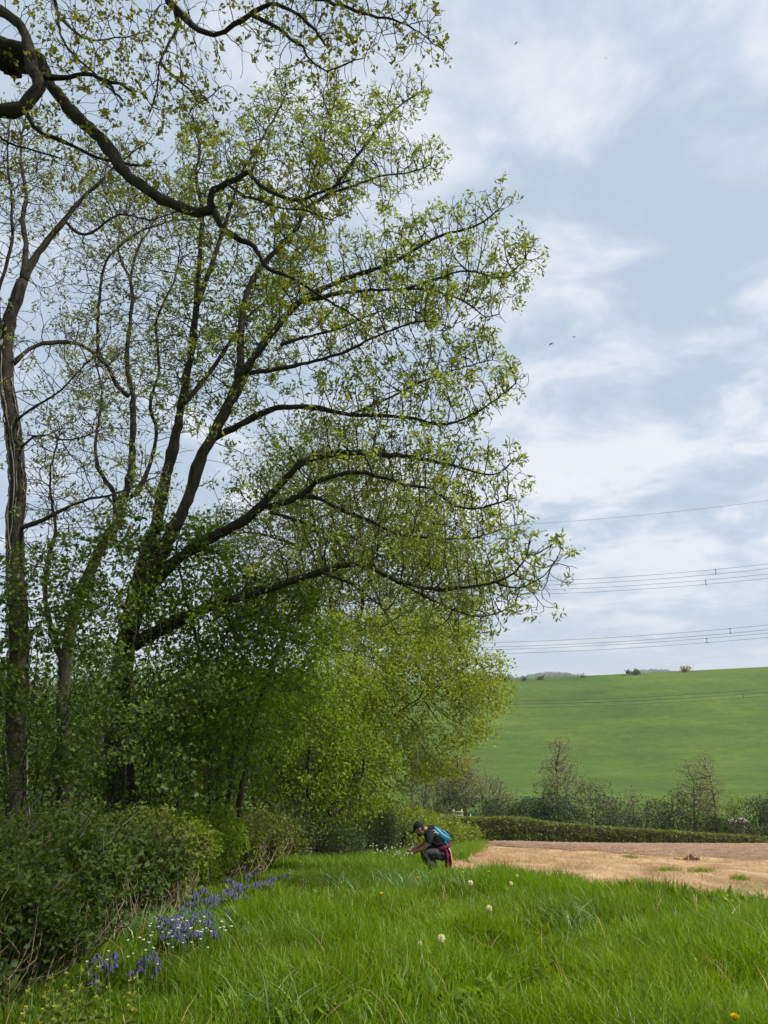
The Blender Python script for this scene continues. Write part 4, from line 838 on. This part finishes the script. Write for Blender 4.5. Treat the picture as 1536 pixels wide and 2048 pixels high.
M_skin = flat_mat('skin', (.30, .16, .105), (.38, .21, .14), .6, 60, .3); M_shirt = flat_mat('shirt_black', (.010, .012, .011), (.020, .024, .021), .9, 30, .2, .3); M_trouser = flat_mat('trousers_charcoal', (.022, .022, .026), (.040, .040, .046), .85, 25, .2, .4)
M_cap = flat_mat('cap_black', (.006, .006, .007), (.012, .012, .013), .85, 60); M_hair = flat_mat('hair_dark', (.010, .007, .005), (.03, .02, .015), .8, 90); M_pack = flat_mat('pack_blue', (.008, .16, .25), (.014, .24, .35), .55, 12, .4, .2)
M_maroon = flat_mat('jacket_maroon', (.085, .010, .03), (.14, .016, .045), .8, 18, .2, .4); M_pink = flat_mat('jacket_lining', (.50, .22, .18), (.62, .32, .26), .8, 20); M_white = flat_mat('white_print', (.75, .75, .75), (.82, .82, .82), .7); M_shoe = flat_mat('boot_dark', (.02, .018, .016), (.04, .035, .03), .7, 30)
gp = at(858, 1742, PY); gp[2] = float(H(gp[0], PY)); man = thing('person', 'person in black cap and T-shirt crouching to reach white flowers in the grass', 'person', gp)
hc = np.array(J(838.5, 1657.5)[:3]); fw = unit(np.array([-.87, 0, -.49])); up_ = unit(np.array([-.49, 0, .87])); sd_ = np.array([0, 1., 0])
def face(d):
    x, y, z = d[:, 0], d[:, 1], d[:, 2]; k = np.ones(len(d))                                   # local: x forward, y side, z up
    k += .20 * np.exp(-((y / .16) ** 2 + ((z + .12) / .17) ** 2)) * (x > 0)                     # nose
    k += .09 * np.exp(-((y / .35) ** 2 + ((z + .78) / .2) ** 2)) * (x > -.2)                    # chin
    k -= .07 * np.exp(-(((np.abs(y) - .36) / .14) ** 2 + ((z - .08) / .12) ** 2)) * (x > 0)     # eye sockets
    k += .05 * np.exp(-(((z - .24) / .1) ** 2)) * (x > .5)                                      # brow
    k -= .05 * np.exp(-((y / .25) ** 2 + ((z + .47) / .07) ** 2)) * (x > 0)                     # mouth line
    return k
A = Acc()
gz = gp[2]
tors = [J(886, 1706, 0, .125, .15), J(882, 1690, 0, .115, .14), J(873, 1676, 0, .12, .15), J(863, 1666, 0, .115, .155), J(855, 1660, 0, .06), J(848, 1658, 0, .052), J(842, 1657, 0, .055)]
nodes = list(tors); edges = [(i, i + 1) for i in range(6)]
def limb(chain, start):
    i0 = start
    for c in chain: nodes.append(c); edges.append((i0, len(nodes) - 1)); i0 = len(nodes) - 1
    return i0
for s in (-1, 1):
    hx = J(812, 1707, s * .07)
    limb([J(862, 1664, s * .12, .06), J(859, 1665, s * .19, .055), J(855, 1680, s * .23, .043), J(849, 1690.5, s * .22, .038), J(834, 1699, s * .16, .036), J(820, 1704.5 - 2 * (s > 0), s * .09, .024), J(814, 1706.5 - 2 * (s > 0), s * .075, .024, .03)], 3)
    an = np.array(J(868, 1735, s * .16)[:3]); limb([J(884, 1708, s * .1, .085), J(862, 1703, s * .17, .078), J(845, 1703, s * .2, .06), J(856, 1720, s * .18, .052), (an[0], an[1], gz + .09, .038), (an[0] - .02, an[1], gz + .045, .04)], 0)
    nodes.append((an[0] - .17, an[1], gz + .03, .035)); edges.append((len(nodes) - 2, len(nodes) - 1))
A.add(*skin(nodes, edges))
A.add(*ellipsoid(hc, [fw, sd_, up_], (.098, .077, .122), 36, 26, face))
for s in (-1, 1):
    A.add(*ellipsoid(hc + sd_ * s * .078 - fw * .008 - up_ * .005, [fw, sd_, up_], (.02, .010, .033), 12, 8))
    w = np.array(J(814, 1706.5 - 2 * (s > 0), s * .075)[:3]); pl = unit(np.array([-1., -s * .25, -.18])); lat = unit(np.cross(pl, [0, 0, 1.])); dn = np.cross(pl, lat)
    for q, ln in zip((-1.5, -.5, .5, 1.5), (.062, .074, .078, .068)):
        b = w + pl * .03 + lat * q * .017; c1 = b + pl * ln * .5 + dn * .012; c2 = b + pl * ln * .85 - np.array([0, 0, .022]); c3 = c2 + pl * ln * .05 - np.array([0, 0, .024])
        A.add(*skin([(*b, .0095), (*c1, .009), (*c2, .0085), (*c3, .0065)], [(0, 1), (1, 2), (2, 3)], 1))
    b = w + pl * .0 - lat * s * .02; A.add(*skin([(*b, .011), (*(b + pl * .03 - lat * s * .022 - np.array([0, 0, .012])), .0105), (*(b + pl * .058 - lat * s * .018 - np.array([0, 0, .03])), .008)], [(0, 1), (1, 2)], 1))
v, f = remesh(A, .0088); body = obj('body', v, f, M_skin, man, rnd=np.full(len(v), .5), smooth=True)
for s in (-1, 1): obj('eye', *ellipsoid(hc + fw * .079 + sd_ * s * .029 + up_ * .012, [fw, sd_, up_], (.012, .014, .010), 10, 8), M_hair, man)
# clothes
n2 = [tuple(list(t[:3]) + [x + .022 for x in t[3:]]) for t in tors[:4]] + [J(856.5, 1661, 0, .085)]; e2 = [(0, 1), (1, 2), (2, 3), (3, 4)]
for s in (-1, 1):
    i = len(n2); n2 += [J(862, 1664, s * .12, .085), J(859, 1665, s * .2, .078), J(855.5, 1678, s * .235, .068), J(853.5, 1682, s * .235, .066)]; e2 += [(3, i), (i, i + 1), (i + 1, i + 2), (i + 2, i + 3)]
v, f = skin(n2, e2, 2); v = v + .006 * np.sin(v @ np.array([[40., 15, 60], [30, -20, 50], [10, 40, 35]]).T) * np.array([.6, .6, .6]); obj('t_shirt', v, f, M_shirt, man, smooth=True)
n3 = [J(887, 1706, 0, .15, .165), J(885, 1696, 0, .135, .155)]; e3 = [(0, 1)]
for s in (-1, 1):
    an = J(868, 1735, s * .16); i = len(n3); n3 += [J(884, 1708, s * .1, .105), J(862, 1703, s * .17, .098), J(845.5, 1704, s * .2, .08), J(856, 1720, s * .18, .078), (an[0], an[1], gz + .13, .068), (an[0], an[1], gz + .08, .066)]; e3 += [(0, i)] + [(i + q, i + q + 1) for q in range(5)]
v, f = skin(n3, e3, 3); v = v + .007 * np.sin(v @ np.array([[50., 15, 35], [20, -30, 60], [30, 40, -45]]).T); obj('trousers', v, f, M_trouser, man, smooth=True)
for s in (-1, 1):
    an = J(868, 1735, s * .16); v, f = skin([(an[0] + .05, an[1], gz + .045, .05), (an[0] - .01, an[1], gz + .055, .055), (an[0] - .12, an[1], gz + .045, .048, .04), (an[0] - .2, an[1], gz + .035, .036, .03)], [(0, 1), (1, 2), (2, 3)], 2); obj('shoe', v, f, M_shoe, man, smooth=True)
v, f = ellipsoid(hc + up_ * .028 - fw * .006, [fw, sd_, up_], (.109, .089, .108), 28, 18); z = (v - hc - up_ * .028) @ up_; v = v - up_[None] * np.minimum(z - .004, 0)[:, None]; cap = obj('cap', v, f, M_cap, man, smooth=True)
a = Acc(); t = np.linspace(-1.15, 1.15, 15); c0 = hc + up_ * .034
inn = c0 + np.outer(np.cos(t) * .10, fw) + np.outer(np.sin(t) * .086, sd_); outr = c0 + np.outer(.10 + .085 * np.cos(t * 1.15) ** .7 - .03 * 0, fw) * 1.0 + np.outer(np.sin(t) * .088, sd_) - np.outer(.02 + .012 * t ** 2, up_); j = np.arange(14)
a.add(np.vstack([inn, outr]), [np.stack([j, j + 1, j + 16, j + 15], 1)]); br = a.build('brim', M_cap, man); q = br.modifiers.new('t', 'SOLIDIFY'); q.thickness = .006
th = rng.uniform(-1.5, 1.5, 90); zz_ = rng.uniform(-.95, -.45, 90); pts = hc + np.outer(np.cos(th) * .098 * np.sqrt(1 - zz_ ** 2 * .75), fw) * 1.08 + np.outer(np.sin(th) * .08 * np.sqrt(1 - zz_ ** 2 * .7), sd_) + np.outer(zz_ * .13, up_); hull_obj('beard', pts, M_hair, man)
v, f = ellipsoid(hc - fw * .022 - up_ * .002, [fw, sd_, up_], (.088, .081, .085), 18, 12); obj('hair', v, f, M_hair, man, smooth=True)
for pts_ in ([(865.5, 1657.5), (867.5, 1655.8), (870, 1656.2), (871.8, 1658), (871.5, 1660), (869.5, 1660.6), (868, 1659.3)], [(873.5, 1662), (876.5, 1661.2), (876, 1664), (874.2, 1666)], [(872.5, 1659.5), (875, 1660)]):
    q = np.array([J(u - 1.5, v + 2, -.185 + .10 * abs(v - 1662) / 20)[:3] for u, v in pts_]); v, f = tube(smooth_line(q, .006), .0055, 5); obj('shirt_print', v, f, M_white, man)
# maroon jacket knotted round the waist, hanging behind
for i, (uu, dy, m_) in enumerate([(889, -.14, M_maroon), (894, -.06, M_maroon), (895, .06, M_maroon), (890, .15, M_maroon), (897, -.11, M_pink)]):
    a = Acc(); pth = np.array([J(uu - 4, 1690, dy)[:3], J(uu + 2, 1700, dy)[:3], J(uu + 4 + (i == 4), 1715, dy)[:3], J(uu + 4 + 2 * (i == 4), 1729, dy * .9)[:3], J(uu + 3, 1737, dy * .9)[:3]]); ln = smooth_line(pth, .03); s_ = np.linspace(0, 1, len(ln))
    wid = (.042 + .03 * np.sin(s_ * 2.6) + .012 * np.sin(s_ * 17 + i)) * (.45 if i == 4 else 1); v, f = tube(ln, wid, 9); v2 = v - np.repeat(ln, 9, 0); v2[:, 0] *= .42; v = np.repeat(ln, 9, 0) + v2; obj('jacket' if i < 4 else 'jacket_lining', v, f, m_, man, smooth=True)
ln = np.array([J(886 + 13 * math.cos(t), 1693 - 5 * math.cos(t), .185 * math.sin(t))[:3] for t in np.linspace(0, 2 * math.pi, 28)]); v, f = tube(ln, .03, 7); obj('jacket_sleeve', v, f, M_maroon, man, smooth=True)
# slim blue rucksack on the back
pk = thing('rucksack', 'slim bright blue rucksack worn on the back of the crouching person', 'rucksack', J(884, 1668)[:3])
ax_l = unit(np.array(J(898, 1679)[:3]) - np.array(J(866, 1652)[:3])); ax_n = np.cross(np.array([0, 1., 0]), ax_l); ax_n = ax_n if ax_n[2] > 0 else -ax_n; pc = np.array(J(883, 1667.5)[:3]) - ax_n * .015
def sq(d): return 1 / (np.abs(d) ** 4).sum(1) ** .25
v, f = ellipsoid(pc, [ax_l, sd_, ax_n], (.175, .13, .055), 28, 16, sq); d_ = ((v - pc) @ ax_l) / .2; v = v + ax_n[None] * (.035 * np.clip(d_, 0, 1) ** 1.5)[:, None] * ((v - pc) @ ax_n > 0)[:, None]; obj('bag', v, f, M_pack, pk, smooth=True)
v, f = ellipsoid(pc + ax_n * .062 + ax_l * .05, [ax_l, sd_, ax_n], (.10, .09, .026), 20, 12, sq); obj('pocket', v, f, flat_mat('pack_dark', (.01, .10, .15), (.015, .14, .2), .6), pk, smooth=True)
v, f = tube(smooth_line(np.array([pc + ax_n * .075 - ax_l * .03 + sd_ * t for t in (-.08, 0, .08)]), .02), .005, 5); obj('zip', v, f, M_white, pk)
for s in (-1, 1):
    q = np.array([J(868, 1652.5, s * .1)[:3], J(860, 1654, s * .13)[:3], J(853, 1662, s * .145)[:3], J(857, 1674, s * .165)[:3], J(872, 1685, s * .165)[:3], J(886, 1684, s * .12)[:3]]); ln = smooth_line(q, .02); v, f = tube(ln, .011, 6); obj('strap', v, f, M_cap, pk, smooth=True)
q = np.array([J(888, 1680, -.17)[:3], J(893, 1686, -.15)[:3], J(896, 1694, -.12)[:3], J(897, 1702, -.1)[:3]]); v, f = tube(smooth_line(q, .02), .012, 6); obj('loose_strap', v, f, M_pack, pk)

# ------------------------------------------------------------------ flowers
def tri_acc(dirs, c, L_, W_):
    return leaves(np.repeat(c[None], len(dirs), 0), dirs, L_, W_)
M_stem = flat_mat('flower_stem', (.07, .14, .02), (.11, .2, .04), .7); M_clock = leaf_mat('dandelion_clock', (.62, .62, .58), (.78, .78, .74), None, .4, .0); M_yel = leaf_mat('dandelion_yellow', (.75, .52, .01), (.85, .65, .02), None, .25, .0)
M_blue = leaf_mat('bluebell_petal', (.065, .052, .19), (.13, .11, .31), None, .3, .03); M_petal = leaf_mat('white_petal', (.75, .77, .75), (.85, .86, .84), None, .3, .02); M_arch = leaf_mat('archangel_yellow', (.36, .36, .04), (.52, .50, .08), None, .35, .02)
def stem_obj(parent, top, r, lean=.03, k=4):
    b = WORLD[parent.name]; top = b + np.array(top); v, f = tube(smooth_line(np.array([b - [0, 0, .03], (b + top) / 2 + [lean, 0, 0], top]), .05), r, k); return obj('stem', v, f, M_stem, parent)
def clock(loc, h, R_):
    o = thing('dandelion_clock', 'x', 'dandelion', loc, 'dandelion clocks in the meadow'); stem_obj(o, (0, 0, h), .0035); c = np.array(loc) + [0, 0, h]; a = Acc()
    d = rdir(240); v, f, r = leaves(np.repeat(c[None], 240, 0) + d * R_ * .55, d + .15 * rdir(240), R_ * .45, .006); a.add(v, f, r); v, f, r = leaves(c + d * R_ * .92, rdir(240), R_ * .28, .008); a.add(v, f, r); a.build('seed_head', M_clock, o)['kind'] = 'stuff'
    v, f = ellipsoid(c, np.eye(3), (R_ * .22,) * 3, 8, 6); obj('core', v, f, M_stem, o); return o
for u, v_, hh, R_, lab in [(941, 1766, .26, .040, 'dandelion clock nearest the crouching person'), (1022, 1767, .24, .030, 'dandelion clock below the edge of the dead grass'), (978, 1817, .26, .036, 'largest low dandelion clock in the middle of the meadow'),
        (883, 1878, .26, .034, 'lowest round dandelion clock in the foreground grass'), (840, 1888, .2, .020, 'small half-blown dandelion clock left of the lowest one'), (1034, 1752, .25, .020, 'small dandelion clock at the very edge of the grass')]:
    clock(ground(u, v_, hh), hh, R_ * .82)['label'] = lab
for ob in [o for o in bpy.data.objects if o.name.startswith('dandelion_clock')]: pass
def dandelion(loc, h):
    o = thing('dandelion_flower', 'x', 'dandelion', loc, 'yellow dandelions in the meadow'); stem_obj(o, (0, 0, h), .0035); c = np.array(loc) + [0, 0, h]; d = rdir(60, .6); d[:, 2] = np.abs(d[:, 2]) * .8 + .15
    v, f, r = leaves(np.repeat(c[None], 60, 0), d, .024, .008); obj('petals', v, f, M_yel, o, rnd=r); v, f = ellipsoid(c - [0, 0, .006], np.eye(3), (.008, .008, .01), 8, 6); obj('calyx', v, f, M_stem, o); return o
for u, v_, lab in [(926, 1745, 'left one of the two yellow dandelions right of the person'), (978, 1744, 'right one of the two yellow dandelions right of the person'), (763, 1788, 'yellow dandelion left of and below the person'), (836, 1756, 'pale yellow dandelion just below the person'), (1470, 2041, 'yellow dandelion at the bottom edge of the meadow')]:
    dandelion(ground(u, v_, .25), .25)['label'] = lab
def bluebell(loc):
    o = thing('bluebell', 'violet-blue bluebell at the foot of the hedge', 'flower', loc, 'bluebells along the hedge foot'); b = np.array(loc); top = b + [.05, -.02, .30]
    ln = smooth_line(np.array([b - [0, 0, .03], b + [0, 0, .14], b + [.015, 0, .25], top, top + [.035, -.01, -.015]]), .03); v, f = tube(ln, .004, 4); obj('stem', v, f, M_stem, o)
    for k in range(9):
        i = len(ln) - 1 - k % 7; c = ln[i] + np.array([.018 * math.cos(k * 2.4), .018 * math.sin(k * 2.4), -.005]); a = Acc(); dn = unit(np.array([.35 * math.cos(k * 2.4), .35 * math.sin(k * 2.4), -1.])); v, f = tube(np.array([c, c + dn * .012, c + dn * .03, c + dn * .036]), np.array([.004, .010, .0105, .017]), 6, 0, False); obj('bell', v, f, M_blue, o, rnd=np.full(len(v), random.random()))
    v, f, r = leaves(np.repeat(b[None], 4, 0), rdir(4) * .6 + [0, 0, 1.], .24, .014); obj('leaves', v, f, M_grass, o, rnd=r); return o
BB = [(170,745),(215,760),(240,748),(160,830),(185,845),(275,705),(440,740),(478,705),(570,700),(555,785),(495,750),(590,545),(615,505),(655,465),(670,455),(640,545),(660,570),(700,480),(735,530),(775,535),(755,420),(770,440),(720,380),(790,425),(830,420),(850,415),(810,380),(840,345),(860,300),(900,290),(895,375),(905,430),(940,445),(945,340),(955,320),(985,325),(1000,325),(910,490),(1060,435),(965,550),(860,540),(1025,210),(1065,235),(1120,230),(1135,235),(1085,325),(1100,320),(1110,275),(1080,270),(1185,205),(1220,185),(1235,235),(1290,245),(1300,240),(1330,230),(1450,185),(1155,155),(800,320),(740,580)]
BB = [(150 + a_ / 3.413, 1680 + b / 3.413) for a_, b in BB]; BB = BB + [(u + rng.normal(0, 8), v_ + rng.normal(0, 5)) for u, v_ in BB[::2]] + [(u + rng.normal(0, 12), v_ + rng.normal(0, 5)) for u, v_ in BB if u > 325]
proto = None
for u, v_ in BB:
    g_ = ground(u, v_, .27); g_[0] = max(g_[0], float(hedge_x(g_[1])) - .08); g_[2] = float(H(g_[0], g_[1]))
    lab = 'violet-blue bluebell in the ' + ('small nearest clump' if u < 225 else 'sparse clump among the white stitchwort' if u < 320 and v_ > 1880 else 'long middle drift' if u < 440 else 'farthest clump') + ' along the hedge foot'
    if proto is None: proto = bluebell(g_); proto.scale = (.65,) * 3; proto['label'] = lab
    else: dup(proto, g_, rng.random() * 6.28, rng.uniform(.5, .78), lab)
def stitchwort(loc, h, s, lab, grp):
    o = thing('stitchwort_flower', lab, 'flower', loc, grp); stem_obj(o, (0, 0, h), .0022, .02, 3); c = np.array(loc) + [0, 0, h]; a = np.arange(5) * 1.2566
    v, f, r = leaves(np.repeat(c[None], 5, 0), np.stack([np.cos(a), np.sin(a) - .25, .5 + 0 * a], 1), s, s * .8); obj('petals', v, f, M_petal, o, rnd=r); return o
SW = [(570,595),(598,600),(515,615),(530,635),(505,655),(660,610),(655,620),(665,650),(703,582),(727,582),(760,610),(785,628),(750,618),(740,660),(790,665),(797,672),(833,650),(850,612),(858,690),(855,650),(862,660),(880,570),(875,590),(897,595),(930,647),(990,600),(1000,607),(1015,637),(1028,640),(1068,628),(910,700),(635,735),(668,728),(535,710),(515,712),(540,745),(500,760),(465,735),(365,780),(360,722),(228,788),(215,860),(80,855),(480,785),(700,648),(640,690),(440,695),(565,822),(400,745)]
proto = None
for a_, b in SW:
    g_ = ground(150 + a_ / 3.413, 1680 + b / 3.413, .30)
    if proto is None: proto = stitchwort(g_, .30, .012, 'small white stitchwort flower in the grass below the bluebells', 'stitchwort below the bluebells')
    else: dup(proto, g_, rng.random() * .8 - .4, rng.uniform(.85, 1.2))
proto = None
for i in range(64):
    u = 735 + 92 * rng.random() ** .8; v_ = 1690 + 30 * rng.random() * (.35 + .65 * (u - 735) / 90) + 4; g_ = ground(u, v_, .3)
    if proto is None: proto = stitchwort(g_, .32, .016, 'white flower in the patch under the reaching hands', 'white flowers by the person')
    else: dup(proto, g_, rng.random() * .8 - .4, rng.uniform(.8, 1.25))
def archangel(loc):
    o = thing('archangel_plant', 'yellow-flowered spike of leaves in the lower left corner', 'flower', loc, 'yellow spikes in the lower left corner'); stem_obj(o, (.01, 0, .42), .0035)
    b = np.array(loc)
    for k in range(4):
        c = b + [.006, 0, .18 + .07 * k]; a = np.arange(8) * .785 + k; v, f, r = leaves(np.repeat(c[None], 8, 0), np.stack([np.cos(a), np.sin(a), .9 + 0 * a], 1), .018, .009); obj('whorl', v, f, M_arch, o, rnd=r)
        v, f, r = leaves(np.repeat(c[None] - [0, 0, .02], 4, 0), np.stack([np.cos(a[::2]), np.sin(a[::2]), .1 + 0 * a[::2]], 1), .06 - .008 * k, .035); obj('leaves', v, f, M_leaf_olive, o, rnd=r)
    return o
proto = None
for u, v_ in [(98, 1972), (118, 1985), (134, 1955), (146, 1985), (160, 1972), (175, 1962), (194, 1962), (260, 1960), (267, 1985), (50, 2010), (43, 2038), (214, 1985), (86, 1990), (110, 2003)]:
    g_ = ground(u, v_, .36)
    if proto is None: proto = archangel(g_)
    else: dup(proto, g_, rng.random() * 6.28, rng.uniform(.8, 1.15))

# ------------------------------------------------------------------ odds and ends
g_ = ground(546, 1716, .05); hull_obj('pale_stone', g_ + rdir(60) * np.array([.11, .09, .07]) * rng.uniform(.85, 1.1, (60, 1)) + [0, 0, .07], flat_mat('stone_pale', (.42, .38, .30), (.62, .58, .48), .9, 14, .2, .4), None, g_, False); tag(bpy.data.objects['pale_stone'], 'small pale stone lying at the hedge foot right of the bluebells', 'stone')
g_ = ground(1380, 1724); cl = thing('earth_clod', 'dark torn-up root clod lying on the ploughed soil', 'clod', g_); M_clod = flat_mat('clod_earth', (.03, .022, .016), (.09, .065, .045), .95, 20, .1, .6)
for dx, dz, r_ in ((-.1, .03, .1), (.05, .05, .12), (.2, .02, .08), (-.25, .01, .06)): hull_obj('lump', g_ + [dx, rng.normal(0, .04), dz] + rdir(40) * r_ * rng.uniform(.6, 1.15, (40, 1)), M_clod, cl, None, False)
for dx, tx in ((-.2, -.16), (.02, .2)): v, f = tube(smooth_line(g_ + np.array([[dx, 0, 0], [dx + tx * .5, 0, .06], [dx + tx, 0, .075]]), .04), np.array([.02] * 3 + [.016] * 40)[:len(smooth_line(g_ + np.array([[dx, 0, 0], [dx + tx * .5, 0, .06], [dx + tx, 0, .075]]), .04))], 5); obj('root', v, f, M_clod, cl)
for u, v_, lab, w in [(1335, 1746, 'larger green tuft growing in the dead grass strip', .22), (1405, 1748, 'smaller green tuft right of the larger one in the dead grass', .2), (1262, 1719, 'faint green tuft at the border of dead grass and soil', .22), (1480, 1764, 'green tuft in the dead grass near the right edge', .12)]:
    g_ = ground(u, v_); n = 260; x = g_[0] + w * rng.standard_normal(n) * .6; y = g_[1] + w * rng.standard_normal(n) * .5; th_ = thing('grass_tuft', lab, 'grass tuft', g_, 'green tufts in the dead grass'); o = blades('blades', x, y, .06 + .08 * rng.random(n), .008 + 0 * x, .4 + .5 * rng.random(n), M_grass, seg=2, z0=.02); o.parent = th_; o.location = -g_
def bird(u, v_, y_, span, bank, lab):
    c = at(u, v_, y_); o = thing('bird', lab, 'bird', c, 'birds in the sky'); M_b = M_cap
    v, f = ellipsoid(c, np.eye(3), (span * .24, span * .06, span * .06), 12, 8); obj('body', v, f, M_b, o)
    v, f = ellipsoid(c + [-span * .25, 0, span * .02], np.eye(3), (span * .06, span * .045, span * .045), 8, 6); obj('head', v, f, M_b, o)
    for s in (-1, 1):
        d = unit(np.array([.35 * s + .2, -.75 * s, .25 + bank * s])); d2 = unit(np.array([.7 * s + .25, -.5 * s, -.15 + bank * s])); ch = np.array([span * .1, 0, 0]); e = c + d * span * .24; e2 = e + d2 * span * .3
        v = np.array([c - ch, c + ch, e + ch * .9, e - ch * .9, e2]); a = Acc(); a.add(v, [np.array([[0, 1, 2, 3]]), np.array([[3, 2, 4]])]); w = a.build('wing', M_b, o); q = w.modifiers.new('t', 'SOLIDIFY'); q.thickness = span * .012
    v = np.array([c + [span * .2, 0, 0], c + [span * .36, span * .06, 0], c + [span * .33, 0, 0], c + [span * .36, -span * .06, 0]]); w = obj('tail', v, [np.array([[0, 1, 2], [0, 2, 3]])], M_b, o); w.modifiers.new('t', 'SOLIDIFY').thickness = span * .01
bird(1032, 86, 60, .5, .2, 'small dark bird highest in the sky, right of the oak'); bird(1102, 688, 60, .62, .1, 'left one of the two birds gliding mid-sky'); bird(1148, 674, 66, .5, -.1, 'right one of the two birds gliding mid-sky'); bird(1212, 116, 90, .4, .1, 'tiny bird high in the sky, right of the highest dark bird')

# ------------------------------------------------------------------ haze
m, t = mat('haze_air'); vol = t.nodes.new('ShaderNodeVolumePrincipled'); vol.inputs['Color'].default_value = (.88, .93, 1, 1); vol.inputs['Density'].default_value = .00014; vol.inputs['Anisotropy'].default_value = .2
t.links.new(vol.outputs[0], t.nodes.new('ShaderNodeOutputMaterial').inputs['Volume'])
a = box(Acc(), (-4200, -420, -40), (4200, 6200, 175)); hz = a.build('haze', m); hz['kind'] = 'stuff'; hz['label'] = 'thin spring haze over the valley'
